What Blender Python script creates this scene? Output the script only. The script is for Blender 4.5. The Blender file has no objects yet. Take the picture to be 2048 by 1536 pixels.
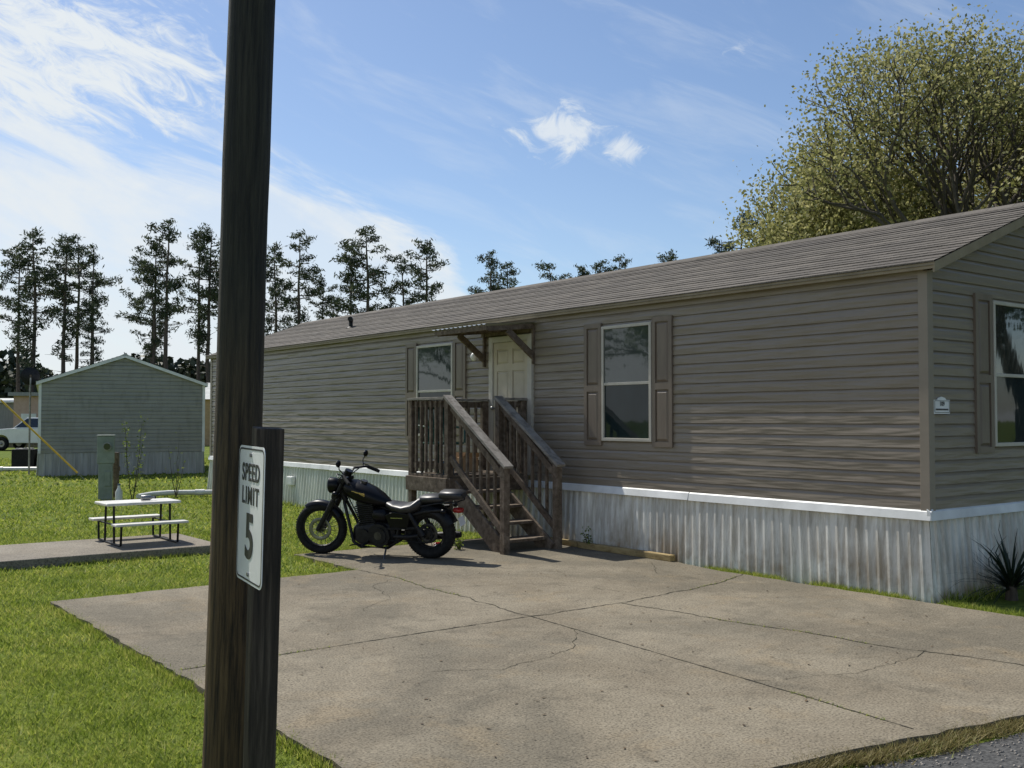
import bpy, math, random
import numpy as np
from mathutils import Vector, Matrix, Euler
R=math.radians
random.seed(7); rng=np.random.default_rng(7)
scene=bpy.context.scene
col=scene.collection
A=R(37.45); CX,CY=3.944,9.73
ca,sa=math.cos(A),math.sin(A)
def L2W(x,y): return (CX+ca*x-sa*y, CY+sa*x+ca*y)

# ------------------------------------------------------------ materials
def newmat(name):
    m=bpy.data.materials.new(name); m.use_nodes=True
    nt=m.node_tree; b=nt.nodes['Principled BSDF']
    return m,nt,b
def ramp(nt,fac,stops):
    r=nt.nodes.new('ShaderNodeValToRGB'); nt.links.new(fac,r.inputs['Fac'])
    cr=r.color_ramp
    while len(cr.elements)<len(stops): cr.elements.new(0.5)
    for e,(p,c) in zip(cr.elements,stops):
        e.position=p; e.color=(c[0],c[1],c[2],1) if not isinstance(c,(int,float)) else (c,c,c,1)
    return r.outputs['Color']
def coord(nt,scale=(1,1,1),src='Object',rot=(0,0,0)):
    tc=nt.nodes.new('ShaderNodeTexCoord'); mp=nt.nodes.new('ShaderNodeMapping')
    mp.inputs['Scale'].default_value=scale; mp.inputs['Rotation'].default_value=rot
    nt.links.new(tc.outputs[src],mp.inputs['Vector']); return mp.outputs['Vector']
def noise(nt,vec,scale,detail=4,rough=.55,dist=0):
    n=nt.nodes.new('ShaderNodeTexNoise'); n.inputs['Scale'].default_value=scale
    n.inputs['Detail'].default_value=detail; n.inputs['Roughness'].default_value=rough
    n.inputs['Distortion'].default_value=dist
    if vec is not None: nt.links.new(vec,n.inputs['Vector'])
    return n.outputs['Fac']
def mixc(nt,fac,a,b,mode='MIX'):
    m=nt.nodes.new('ShaderNodeMix'); m.data_type='RGBA'; m.blend_type=mode
    for s,v in ((m.inputs[0],fac),(m.inputs[6],a),(m.inputs[7],b)):
        if isinstance(v,(int,float)): s.default_value=v
        elif isinstance(v,(tuple,list)): s.default_value=(v[0],v[1],v[2],1)
        else: nt.links.new(v,s)
    return m.outputs[2]
def M2(nt,op,a,b=None,c=None,clamp=False):
    n=nt.nodes.new('ShaderNodeMath'); n.operation=op; n.use_clamp=clamp
    for i,v in enumerate((a,b,c)):
        if v is None: continue
        if isinstance(v,(int,float)): n.inputs[i].default_value=v
        else: nt.links.new(v,n.inputs[i])
    return n.outputs[0]
def bump(nt,b,h,strength=.3,dist=.01):
    n=nt.nodes.new('ShaderNodeBump'); n.inputs['Strength'].default_value=strength
    n.inputs['Distance'].default_value=dist
    nt.links.new(h,n.inputs['Height']); nt.links.new(n.outputs[0],b.inputs['Normal'])
def pm(name,c1,c2,scale=8,rough=.6,bs=.15,bd=.005,metal=0,stretch=(1,1,1),spec=.5,detail=4,lo=.35,hi=.65):
    m,nt,b=newmat(name)
    v=coord(nt,stretch); f=noise(nt,v,scale,detail)
    nt.links.new(ramp(nt,f,[(lo,c1),(hi,c2)]),b.inputs['Base Color'])
    b.inputs['Roughness'].default_value=rough; b.inputs['Metallic'].default_value=metal
    b.inputs['Specular IOR Level'].default_value=spec
    if bs>0: bump(nt,b,f,bs,bd)
    return m

def siding_mat(name,c1,c2,dirt,rough=.42,dk=.15):
    m,nt,b=newmat(name)
    v=coord(nt,(.6,.6,3)); f=noise(nt,v,1.3,4)
    base=ramp(nt,f,[(.3,c1),(.7,c2)])
    v2=coord(nt,(3,3,1)); f2=noise(nt,v2,1.6,5,.65)
    d=ramp(nt,f2,[(.5,0),(.75,1)])
    base=mixc(nt,M2(nt,'MULTIPLY',d,dk),base,dirt)
    nt.links.new(base,b.inputs['Base Color']); b.inputs['Roughness'].default_value=rough
    v3=coord(nt,(1.0,1.0,9)); f3=noise(nt,v3,1.2,2); bump(nt,b,f3,.5,.045)
    return m
m_siding=siding_mat('taupe_vinyl_siding',(.225,.188,.145),(.25,.212,.165),(.13,.11,.08),.36)
m_siding2=siding_mat('green_grey_siding',(.25,.25,.215),(.31,.305,.265),(.12,.12,.095),dk=.5)
m_corner=pm('corner_trim_vinyl',(.25,.212,.165),(.28,.238,.186),3,.45,.05)
m_fascia=pm('tan_fascia',(.24,.19,.12),(.31,.25,.165),5,.5,.1)
m_frame=pm('window_frame_vinyl',(.46,.43,.365),(.52,.485,.415),6,.4,.03)
m_white=pm('white_trim',(.62,.63,.61),(.82,.83,.81),2.2,.4,.05)
m_shutter=pm('brown_shutter',(.165,.13,.10),(.20,.16,.122),12,.45,.1,stretch=(1,1,.2))
m_door=pm('cream_door',(.46,.40,.30),(.53,.47,.36),4,.45,.04)
def shingle():
    m,nt,b=newmat('asphalt_shingles')
    tc=nt.nodes.new('ShaderNodeTexCoord'); sp=nt.nodes.new('ShaderNodeSeparateXYZ'); nt.links.new(tc.outputs['Object'],sp.inputs[0])
    cb=nt.nodes.new('ShaderNodeCombineXYZ'); nt.links.new(sp.outputs['Y'],cb.inputs[0]); nt.links.new(sp.outputs['X'],cb.inputs[1])
    br=nt.nodes.new('ShaderNodeTexBrick'); nt.links.new(cb.outputs[0],br.inputs['Vector'])
    br.inputs['Scale'].default_value=1; br.inputs['Brick Width'].default_value=.3; br.inputs['Row Height'].default_value=.1335
    br.inputs['Mortar Size'].default_value=.004; br.inputs['Color1'].default_value=(.105,.09,.072,1); br.inputs['Color2'].default_value=(.175,.152,.125,1)
    br.inputs['Mortar'].default_value=(.03,.026,.022,1)
    f=noise(nt,tc.outputs['Object'],60,2); f2=noise(nt,tc.outputs['Object'],.9,4)
    c=mixc(nt,.6,br.outputs['Color'],ramp(nt,f,[(.3,.35),(.7,1.0)]),'MULTIPLY')
    c=mixc(nt,M2(nt,'MULTIPLY',ramp(nt,f2,[(.45,0),(.7,1)]),.5),c,(.08,.07,.06))
    nt.links.new(c,b.inputs['Base Color']); b.inputs['Roughness'].default_value=.9
    bump(nt,b,f,.5,.01); return m
m_shingle=shingle()
def skirt_mat():
    m,nt,b=newmat('weathered_skirting')
    tc=nt.nodes.new('ShaderNodeTexCoord'); sp=nt.nodes.new('ShaderNodeSeparateXYZ'); nt.links.new(tc.outputs['Object'],sp.inputs[0])
    f=noise(nt,coord(nt,(8,8,.5)),1.7,5,.7); f2=noise(nt,coord(nt,(1,1,1)),1.5,5,.65)
    pan=noise(nt,coord(nt,(1.6,1.6,.02)),1.0,1)
    c=mixc(nt,ramp(nt,f,[(.42,0),(.66,1)]),(.76,.75,.68),(.46,.43,.36))
    c=mixc(nt,1.0,c,ramp(nt,pan,[(.4,.82),(.6,1.05)]),'MULTIPLY')
    low=M2(nt,'SUBTRACT',1,M2(nt,'DIVIDE',sp.outputs['Z'],.5),clamp=True)
    dirt=M2(nt,'MULTIPLY',M2(nt,'ADD',low,.12),ramp(nt,f2,[(.44,.05),(.60,1)]),clamp=True)
    dirt=M2(nt,'MULTIPLY',dirt,M2(nt,'ADD',.15,M2(nt,'MULTIPLY',f,1.5)),clamp=True)
    c=mixc(nt,M2(nt,'MULTIPLY',dirt,.9),c,(.25,.175,.09))
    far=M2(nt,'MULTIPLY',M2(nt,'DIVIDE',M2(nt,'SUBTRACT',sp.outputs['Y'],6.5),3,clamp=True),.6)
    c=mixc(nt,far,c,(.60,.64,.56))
    nt.links.new(c,b.inputs['Base Color']); b.inputs['Roughness'].default_value=.5
    bump(nt,b,f2,.2,.03); return m
m_skirt=skirt_mat()
def wood(name,c1,c2,c3,st=(14,14,1.2),rough=.85):
    m,nt,b=newmat(name)
    f=noise(nt,coord(nt,st),2.2,5,.65,.4); f2=noise(nt,coord(nt),3,3)
    c=ramp(nt,f,[(.32,c1),(.5,c2),(.7,c3)])
    c=mixc(nt,.5,c,ramp(nt,f2,[(.3,.45),(.7,1)]),'MULTIPLY')
    nt.links.new(c,b.inputs['Base Color']); b.inputs['Roughness'].default_value=rough
    bump(nt,b,f,.6,.006); return m
m_wood=wood('weathered_wood',(.075,.052,.034),(.155,.115,.078),(.25,.195,.145),(6,6,6))
m_wood_top=wood('greyed_wood_cap',(.16,.14,.115),(.29,.26,.22),(.38,.35,.30),(5,2,8))
m_timber=wood('treated_timber',(.22,.15,.06),(.38,.28,.12),(.5,.38,.18),(8,2,8))
def pole_mat():
    m,nt,b=newmat('creosote_pole')
    tc=nt.nodes.new('ShaderNodeTexCoord'); sp=nt.nodes.new('ShaderNodeSeparateXYZ'); nt.links.new(tc.outputs['Object'],sp.inputs[0])
    f=noise(nt,coord(nt,(22,22,.9)),2.0,7,.74,.3); f2=noise(nt,coord(nt,(2,2,.8)),2,4,.6)
    c=ramp(nt,f,[(.36,(.008,.005,.002)),(.47,(.07,.042,.018)),(.66,(.19,.12,.052))])
    top=ramp(nt,f,[(.36,(.006,.006,.004)),(.48,(.024,.022,.013)),(.68,(.06,.054,.033))])
    z=M2(nt,'DIVIDE',M2(nt,'SUBTRACT',M2(nt,'ADD',sp.outputs['Z'],f2),1.4),1.5,clamp=True)
    c=mixc(nt,z,c,top)
    nt.links.new(c,b.inputs['Base Color']); b.inputs['Roughness'].default_value=.75
    bump(nt,b,f,1.0,.02); return m
m_pole=pole_mat()
m_post=wood('dark_sign_post',(.02,.015,.010),(.055,.04,.026),(.13,.10,.07),(20,20,1.0))
def glass_mat(name,c,ior=2.1,sc=1.8):
    m,nt,b=newmat(name)
    f=noise(nt,coord(nt,(2,2,1)),1.3,3)
    nt.links.new(ramp(nt,f,[(.3,c),(.7,tuple(x*sc for x in c))]),b.inputs['Base Color'])
    b.inputs['Roughness'].default_value=.03; b.inputs['IOR'].default_value=ior
    bump(nt,b,f,.06,.02); return m
m_glass=glass_mat('window_glass',(.032,.042,.037),1.7,1.5)
m_screen=glass_mat('screened_glass',(.010,.017,.018),1.4)
m_glassend=glass_mat('shaded_window_glass',(.015,.02,.017),2.2)
m_black=pm('black_paint',(.003,.003,.004),(.006,.006,.007),5,.34,.0,spec=.22)
m_blackm=pm('matte_black_metal',(.008,.008,.009),(.020,.020,.021),20,.5,.2,.002,spec=.25)
m_rubber=pm('tyre_rubber',(.009,.009,.009),(.020,.020,.019),30,.8,.4,.003,spec=.25)
m_leather=pm('black_vinyl_seat',(.014,.014,.015),(.027,.027,.028),40,.42,.3,.002)
m_chrome=pm('chrome',(.45,.45,.46),(.6,.6,.6),4,.2,0,metal=1)
m_steel=pm('grey_steel',(.22,.22,.22),(.35,.35,.34),12,.4,.1,metal=.8)
m_dsteel=pm('dark_steel',(.05,.05,.05),(.11,.11,.105),12,.4,.1,metal=.7)
m_red=pm('red_lens',(.25,.01,.01),(.35,.02,.015),8,.2,0)
m_lens=pm('headlight_lens',(.25,.26,.28),(.4,.4,.42),8,.08,0,metal=.6)
m_gold=pm('gold_emblem',(.45,.32,.08),(.6,.42,.12),20,.35,0)
m_plastic_w=pm('white_plastic',(.60,.58,.52),(.74,.72,.66),6,.45,.05)
m_pvc=pm('white_pvc',(.6,.6,.58),(.75,.75,.72),6,.4,.05)
m_green_metal=pm('green_grey_metal',(.19,.225,.185),(.26,.30,.25),6,.55,.1)
m_chairg=pm('green_plastic',(.03,.085,.06),(.045,.11,.08),6,.4,.03)
m_yellow=pm('yellow_guard',(.62,.38,.03),(.75,.48,.05),9,.45,.05)
m_pink=pm('pinkish_stucco',(.46,.31,.25),(.52,.37,.30),4,.8,.1)
m_greyb=pm('grey_metal_cladding',(.22,.22,.22),(.30,.30,.29),4,.6,.1,stretch=(6,6,.3))
m_carwhite=pm('white_car_paint',(.72,.72,.72),(.8,.8,.8),3,.2,0)
m_carglass=glass_mat('car_glass',(.012,.014,.016),1.7)
m_cardboard=pm('cardboard',(.42,.27,.14),(.5,.33,.18),7,.8,.05)
m_blue=pm('blue_plastic',(.03,.07,.12),(.04,.1,.17),7,.4,.03)
m_tin=pm('corrugated_tin',(.36,.38,.36),(.55,.57,.55),5,.4,.1,metal=.4)
m_bark=pm('bark',(.055,.042,.031),(.12,.095,.07),9,.9,.6,.02,stretch=(3,3,.5))
m_bark2=pm('grey_bark',(.06,.05,.038),(.12,.10,.078),9,.9,.6,.02,stretch=(3,3,.5))
m_signw=pm('reflective_white',(.70,.71,.70),(.84,.84,.83),3.5,.35,.08)
m_signb=pm('sign_black',(.012,.012,.012),(.03,.03,.03),30,.5,0)

def concrete(name,a,bc,stain,grey,k=1):
    m,nt,b=newmat(name)
    f=noise(nt,coord(nt),.75,6,.62,.5); f2=noise(nt,coord(nt),1.5,7,.70,.3); f3=noise(nt,coord(nt),70,2,.6); f4=noise(nt,coord(nt,rot=(0,0,1.0)),.45,6,.62,1.0)
    f5=noise(nt,coord(nt,(1,1,1)),6,6,.75)
    c=mixc(nt,ramp(nt,f,[(.40,0),(.60,1)]),a,bc)
    c=mixc(nt,M2(nt,'MULTIPLY',ramp(nt,f4,[(.44,0),(.58,1)]),.85*k),c,grey)
    c=mixc(nt,M2(nt,'MULTIPLY',ramp(nt,f2,[(.54,0),(.68,1)]),.62*k),c,stain)
    c=mixc(nt,M2(nt,'MULTIPLY',ramp(nt,f2,[(.34,1),(.43,0)]),.6*k),c,tuple(x*.8 for x in grey))
    c=mixc(nt,M2(nt,'MULTIPLY',ramp(nt,f5,[(.55,0),(.66,1)]),.55*k),c,tuple(x*.62 for x in grey))
    c=mixc(nt,M2(nt,'MULTIPLY',ramp(nt,f5,[(.36,1),(.43,0)]),.4*k),c,tuple(x*1.25 for x in bc))
    c=mixc(nt,.9,c,ramp(nt,f3,[(.30,.4),(.5,1.0),(.75,1.35)]),'MULTIPLY')
    nt.links.new(c,b.inputs['Base Color']); b.inputs['Roughness'].default_value=.92; b.inputs['Specular IOR Level'].default_value=.2
    h=M2(nt,'ADD',f3,M2(nt,'MULTIPLY',f2,1.5)); bump(nt,b,h,.5,.006); return m
m_pad=concrete('old_concrete',(.195,.165,.118),(.245,.212,.155),(.27,.21,.13),(.135,.12,.09),.78)
m_slab=concrete('patio_concrete',(.22,.19,.145),(.28,.25,.20),(.2,.17,.13),(.2,.18,.15),.6)
m_crack=pm('crack_dirt',(.025,.02,.014),(.055,.05,.025),14,.95,0)
m_asphalt=pm('asphalt',(.035,.035,.034),(.10,.098,.092),45,.9,.7,.012)
def ground_mat():
    m,nt,b=newmat('lawn_ground')
    f=noise(nt,coord(nt),.5,5,.68); f2=noise(nt,coord(nt),9,5,.75); f3=noise(nt,coord(nt),60,2,.7)
    c=mixc(nt,ramp(nt,f,[(.38,0),(.62,1)]),(.125,.18,.025),(.215,.25,.045))
    c=mixc(nt,ramp(nt,f2,[(.42,0),(.68,1)]),c,(.065,.10,.016))
    c=mixc(nt,.7,c,ramp(nt,f3,[(.3,.4),(.7,1.35)]),'MULTIPLY')
    nt.links.new(c,b.inputs['Base Color']); b.inputs['Roughness'].default_value=.95; b.inputs['Specular IOR Level'].default_value=.1
    bump(nt,b,M2(nt,'ADD',f2,f3),.6,.03); return m
m_ground=ground_mat()
def leaf_mat(name,stops,trans=.45,rough=.6,nsc=.6):
    m,nt,b=newmat(name)
    g=nt.nodes.new('ShaderNodeNewGeometry')
    f2=noise(nt,coord(nt),nsc,3,.65)
    f=M2(nt,'ADD',M2(nt,'MULTIPLY',g.outputs['Random Per Island'],.45),M2(nt,'MULTIPLY',f2,.55))
    c=ramp(nt,f,stops)
    nt.links.new(c,b.inputs['Base Color']); b.inputs['Roughness'].default_value=rough; b.inputs['Specular IOR Level'].default_value=.25
    if trans>0:
        t=nt.nodes.new('ShaderNodeBsdfTranslucent'); nt.links.new(c,t.inputs['Color'])
        ms=nt.nodes.new('ShaderNodeMixShader'); ms.inputs[0].default_value=trans
        nt.links.new(b.outputs[0],ms.inputs[1]); nt.links.new(t.outputs[0],ms.inputs[2])
        nt.links.new(ms.outputs[0],nt.nodes['Material Output'].inputs['Surface'])
    return m
m_blade=leaf_mat('grass_blades',[(.28,(.11,.165,.02)),(.46,(.23,.295,.04)),(.60,(.36,.41,.07)),(.75,(.46,.44,.13))],.5,nsc=1.6)
m_dry=leaf_mat('dry_grass',[(.2,(.16,.13,.05)),(.6,(.27,.22,.09)),(.9,(.16,.21,.04))],.3)
m_needle=leaf_mat('pine_needles',[(.25,(.026,.040,.022)),(.5,(.052,.070,.036)),(.75,(.10,.12,.06))],.3,nsc=.35)
m_leaf=leaf_mat('spring_leaves',[(.28,(.14,.145,.045)),(.5,(.29,.285,.105)),(.72,(.45,.42,.20))],.5,nsc=.35)
m_leafg=leaf_mat('green_leaves',[(.2,(.07,.11,.018)),(.5,(.14,.19,.035)),(.85,(.26,.30,.07))],.5)
m_wild=leaf_mat('woodland_leaves',[(.2,(.025,.036,.02)),(.5,(.05,.064,.035)),(.8,(.09,.10,.06))],0,nsc=.2)
m_yucca=leaf_mat('yucca_leaves',[(.2,(.010,.02,.010)),(.6,(.022,.036,.02)),(.9,(.05,.065,.035))],.1,.45)

# ------------------------------------------------------------ mesh builder
class MB:
    def __init__(s): s.v=[];s.f=[];s.m=[];s.s=[]
    def add(s,vs,fs,mat=0,smooth=False):
        o=len(s.v); s.v+= [tuple(p) for p in vs]
        for f in fs: s.f.append(tuple(i+o for i in f)); s.m.append(mat); s.s.append(smooth)
        return s
    def hexa(s,p,mat=0):
        return s.add(p,[(0,3,2,1),(4,5,6,7),(0,1,5,4),(1,2,6,5),(2,3,7,6),(3,0,4,7)],mat)
    def bx(s,x0,x1,y0,y1,z0,z1,mat=0):
        return s.hexa([(x0,y0,z0),(x1,y0,z0),(x1,y1,z0),(x0,y1,z0),(x0,y0,z1),(x1,y0,z1),(x1,y1,z1),(x0,y1,z1)],mat)
    def beam(s,p0,p1,w,h,mat=0,up=(0,0,1)):
        p0=Vector(p0);p1=Vector(p1);d=(p1-p0).normalized();u=Vector(up)
        if abs(d.dot(u))>.98: u=Vector((1,0,0))
        a=d.cross(u).normalized()*w/2; b=a.cross(d).normalized()*h/2
        return s.hexa([p0-a-b,p0+a-b,p1+a-b,p1-a-b,p0-a+b,p0+a+b,p1+a+b,p1-a+b],mat)
    def path(s,pts,rad,n=8,mat=0,caps=True,smooth=True,ell=1):
        pts=[Vector(p) for p in pts]
        if isinstance(rad,(int,float)): rad=[rad]*len(pts)
        t0=(pts[1]-pts[0]).normalized(); u=Vector((0,0,1)) if abs(t0.z)<.9 else Vector((1,0,0))
        vs=[]
        for i,p in enumerate(pts):
            t=(pts[min(i+1,len(pts)-1)]-pts[max(i-1,0)]).normalized()
            a=t.cross(u).normalized(); b=a.cross(t).normalized()
            for k in range(n):
                q=2*math.pi*k/n; vs.append(p+a*math.cos(q)*rad[i]+b*math.sin(q)*rad[i]*ell)
        fs=[]
        for i in range(len(pts)-1):
            for k in range(n): fs.append((i*n+k,i*n+(k+1)%n,(i+1)*n+(k+1)%n,(i+1)*n+k))
        s.add(vs,fs,mat,smooth)
        if caps:
            s.add(vs[:n],[tuple(range(n))],mat); s.add(vs[-n:],[tuple(range(n))],mat)
        return s
    def cyl(s,p0,p1,r,n=16,mat=0,r1=None): return s.path([p0,p1],[r,r if r1 is None else r1],n,mat)
    def torus(s,c,axis,Rr,r,n=36,m=10,mat=0,flat=1,a0=0,a1=2*math.pi):
        c=Vector(c);ax=Vector(axis).normalized();u=Vector((0,0,1)) if abs(ax.z)<.9 else Vector((1,0,0))
        a=ax.cross(u).normalized();b=a.cross(ax).normalized()
        full=abs(a1-a0-2*math.pi)<1e-6; N=n if full else n+1
        vs=[];fs=[]
        for i in range(N):
            q=a0+(a1-a0)*i/n; d=a*math.cos(q)+b*math.sin(q)
            for k in range(m):
                w=2*math.pi*k/m; vs.append(c+d*(Rr+r*math.cos(w))+ax*r*flat*math.sin(w))
        for i in range(n):
            j=(i+1)%N
            for k in range(m): fs.append((i*m+k,i*m+(k+1)%m,j*m+(k+1)%m,j*m+k))
        return s.add(vs,fs,mat,True)
    def loft(s,secs,n=20,mat=0,pw=1.0,caps=True):
        vs=[];fs=[]
        for sc in secs:
            x,zc,ry,ru,rd=sc[:5]; yc=sc[5] if len(sc)>5 else 0
            for k in range(n):
                q=2*math.pi*k/n; cc,ss=math.cos(q),math.sin(q)
                cc=math.copysign(abs(cc)**pw,cc); ss=math.copysign(abs(ss)**pw,ss)
                vs.append((x,yc+ry*cc,zc+(ru if ss>0 else rd)*ss))
        for i in range(len(secs)-1):
            for k in range(n): fs.append((i*n+k,i*n+(k+1)%n,(i+1)*n+(k+1)%n,(i+1)*n+k))
        s.add(vs,fs,mat,True)
        if caps: s.add(vs[:n],[tuple(range(n))],mat,True); s.add(vs[-n:],[tuple(range(n))],mat,True)
        return s
    def sphere(s,c,r,mat=0,n=14,sc=(1,1,1)):
        vs=[];fs=[];h=n//2
        for i in range(h+1):
            t=math.pi*i/h
            for k in range(n):
                q=2*math.pi*k/n
                vs.append((c[0]+r*sc[0]*math.sin(t)*math.cos(q),c[1]+r*sc[1]*math.sin(t)*math.sin(q),c[2]+r*sc[2]*math.cos(t)))
        for i in range(h):
            for k in range(n): fs.append((i*n+k,i*n+(k+1)%n,(i+1)*n+(k+1)%n,(i+1)*n+k))
        return s.add(vs,fs,mat,True)
    def xf(s,M,start=0):
        for i in range(start,len(s.v)): s.v[i]=tuple(M@Vector(s.v[i]))
        return s
    def done(s,name,mats,parent=None,origin=(0,0,0),bevel=0,loc=None,label=None):
        me=bpy.data.meshes.new(name)
        vs=[(x-origin[0],y-origin[1],z-origin[2]) for x,y,z in s.v]
        me.from_pydata(vs,[],s.f); 
        if not isinstance(mats,(list,tuple)): mats=[mats]
        for m in mats: me.materials.append(m)
        me.polygons.foreach_set('material_index',s.m); me.polygons.foreach_set('use_smooth',s.s)
        import bmesh
        bm=bmesh.new(); bm.from_mesh(me); bmesh.ops.recalc_face_normals(bm,faces=bm.faces); bm.to_mesh(me); bm.free()
        me.update()
        o=bpy.data.objects.new(name,me); col.objects.link(o)
        if parent: o.parent=parent
        if loc: o.location=loc
        if bevel>0:
            b=o.modifiers.new('bevel','BEVEL'); b.width=bevel; b.segments=2; b.limit_method='ANGLE'; b.angle_limit=R(40)
        if label: o['label']=label
        return o
def fastmesh(name,verts,faces,mats,smooth=False):
    k=faces.shape[1]; me=bpy.data.meshes.new(name)
    me.vertices.add(len(verts)); me.vertices.foreach_set('co',verts.astype(np.float32).ravel())
    me.loops.add(faces.size); me.loops.foreach_set('vertex_index',faces.astype(np.int32).ravel())
    me.polygons.add(len(faces)); me.polygons.foreach_set('loop_start',np.arange(0,faces.size,k,dtype=np.int32))
    me.polygons.foreach_set('loop_total',np.full(len(faces),k,dtype=np.int32))
    for m in mats: me.materials.append(m)
    me.update(calc_edges=True); me.validate()
    return me
def empty(name,label,cat,loc=(0,0,0),rot=(0,0,0),group=None):
    e=bpy.data.objects.new(name,None); col.objects.link(e); e.location=loc; e.rotation_euler=rot
    e.empty_display_size=.3; e['label']=label; e['category']=cat
    if group: e['group']=group
    return e
def lgroup(name,label,cat,lx,ly,z=0,group=None):
    X,Y=L2W(lx,ly); return empty(name,label,cat,(X,Y,z),(0,0,A),group)
def struct(o,label=None):
    o['kind']='structure'
    if label: o['label']=label
    return o
def place(o,lx=0,ly=0,z=0):
    X,Y=L2W(lx,ly); o.location=(X,Y,z); o.rotation_euler=(0,0,A); return o

# ------------------------------------------------------------ setting
def road_edge(x):
    xc=np.clip(x,-8,1.5); return -2.29-.175*(xc+4.73)
g=MB(); g.add([(-900,-900,0),(900,-900,0),(900,900,0),(-900,900,0)],[(0,1,2,3)]).done('ground',m_ground); struct(bpy.data.objects['ground'],'flat mown green lawn')
rd=MB()
nseg=400; top=[];bot=[]
for i in range(nseg+1):
    x=-40+80*i/nseg; top.append((x,float(road_edge(x))+random.uniform(-.025,.025),.004)); bot.append((x,-9,.004))
vs=top+bot; rd.add(vs,[(i,i+1,nseg+2+i,nseg+1+i) for i in range(nseg)])
struct(place(rd.done('road',m_asphalt)),'worn asphalt lane')
def crack_path(pts,jit,step=.05):
    out=[]
    for (x0,y0),(x1,y1) in zip(pts[:-1],pts[1:]):
        L=math.hypot(x1-x0,y1-y0); n=max(2,int(L/step)); nx,ny=-(y1-y0)/L,(x1-x0)/L; w=0
        for i in range(n):
            w=w*.85+random.uniform(-1,1)*jit
            t=i/n; fade=min(1,min(t,1-t)*8)
            out.append((x0+(x1-x0)*t+nx*w*fade,y0+(y1-y0)*t+ny*w*fade))
    out.append(pts[-1]); return out
def ribbon(mb,pts,w,z,mat):
    vs=[]
    for i,(x,y) in enumerate(pts):
        a=pts[max(0,i-1)];b=pts[min(len(pts)-1,i+1)];L=math.hypot(b[0]-a[0],b[1]-a[1])+1e-9
        nx,ny=-(b[1]-a[1])/L,(b[0]-a[0])/L; ww=w*random.uniform(.25,1.0)
        vs+=[(x+nx*ww,y+ny*ww,z),(x-nx*ww,y-ny*ww,z)]
    mb.add(vs,[(2*i,2*i+1,2*i+3,2*i+2) for i in range(len(pts)-1)],mat)
PZ=.045
pad=MB()
def rough_edge(x0,y0,x1,y1,step=.12,j=.016):
    L=math.hypot(x1-x0,y1-y0);n=int(L/step);nx,ny=-(y1-y0)/L,(x1-x0)/L
    return [(x0+(x1-x0)*i/n+nx*random.uniform(-j,j),y0+(y1-y0)*i/n+ny*random.uniform(-j,j)) for i in range(n)]
PE=lambda x: float(road_edge(x))+.13
outline=[(-6.65,PE(-6.65)),(-.3,PE(-.3)),(-.3,2.4),(-.12,3.3),(-.02,6.45),(-3.42,6.45),(-3.45,4.82),(-6.65,4.78)]
ol=[]
for a,b in zip(outline,outline[1:]+outline[:1]): ol+=rough_edge(*a,*b)
n=len(ol)
pad.add([(x,y,PZ) for x,y in ol],[tuple(range(n))],0)
vs=[(x,y,PZ) for x,y in ol]+[(x,y,-.03) for x,y in ol]
pad.add(vs,[(i,(i+1)%n,n+(i+1)%n,n+i) for i in range(n)],0)
cr=[([(-6.6,1.5),(-5.9,1.51),(-3.59,1.54)],.004,.009),([(-3.59,1.54),(-2.5,1.53),(-1.2,1.72),(-.3,2.0)],.016,.010),
    ([(-3.45,4.8),(-3.43,3.75),(-3.59,1.54)],.018,.009),([(-3.59,1.54),(-3.75,-.4),(-3.92,-2.2)],.004,.008),
    ([(-2.54,1.53),(-2.4,.3),(-2.26,-.7),(-2.05,-1.6),(-1.9,-2.35)],.016,.009),
    ([(-3.5,3.3),(-2.6,3.0),(-2.2,2.4),(-2.0,1.55)],.022,.0035),([(-3.65,.9),(-4.1,.4),(-4.9,.2),(-5.3,.45)],.022,.0035),
    ([(-3.5,4.0),(-3.9,3.7),(-4.1,3.0),(-4.6,2.6)],.022,.0035),([(-.9,1.8),(-1.0,2.6),(-.4,3.3)],.02,.004),
    ([(-3.8,-1.0),(-3.1,-1.3),(-2.1,-1.2)],.02,.003),([(-3.4,4.3),(-2.7,4.5),(-1.9,4.2)],.02,.004)]
crackpts=[]
for pts,j,w in cr:
    p=crack_path(pts,j); ribbon(pad,p,w,PZ+.003,1); 
    if w>.0065: crackpts+=p
struct(place(pad.done('driveway',[m_pad,m_crack])),'old cracked concrete driveway pad with brown stains')
sl=MB(); sl.bx(-10.5,-3.95,7.45,9.1,-.02,.11)
struct(place(sl.done('patio',m_slab,bevel=.012)),'raised concrete patio slab in the lawn')

# ------------------------------------------------------------ grass
def blades(pts,h0,h1,w0,w1,lean=.5,z0=0):
    N=len(pts); th=rng.uniform(0,2*np.pi,N); h=rng.uniform(h0,h1,N); w=rng.uniform(w0,w1,N)
    lx=rng.normal(0,lean,N)*h; ly=rng.normal(0,lean,N)*h
    P=np.column_stack([pts,np.full(N,z0)])
    a=P.copy();b=P.copy();c=P.copy()
    a[:,0]+=np.cos(th)*w;a[:,1]+=np.sin(th)*w;b[:,0]-=np.cos(th)*w;b[:,1]-=np.sin(th)*w
    c[:,0]+=lx;c[:,1]+=ly;c[:,2]+=h
    return np.stack([a,b,c],1).reshape(-1,3)
def ok(X,Y):
    x=(X-CX)*ca+(Y-CY)*sa; y=-(X-CX)*sa+(Y-CY)*ca
    pad1=(x>-6.65)&(x<-.3)&(y>road_edge(x)+.13)&(y<4.79)
    pad2=(x>-3.42)&(x<.0)&(y>4.7)&(y<6.45)
    slb=(x>-10.5)&(x<-3.95)&(y>7.45)&(y<9.1)
    hs=(x>-.06)&(x<5)&(y>-.08)&(y<18.2)
    road=y<road_edge(x)+.01
    return ~(pad1|pad2|slb|hs|road)
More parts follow.
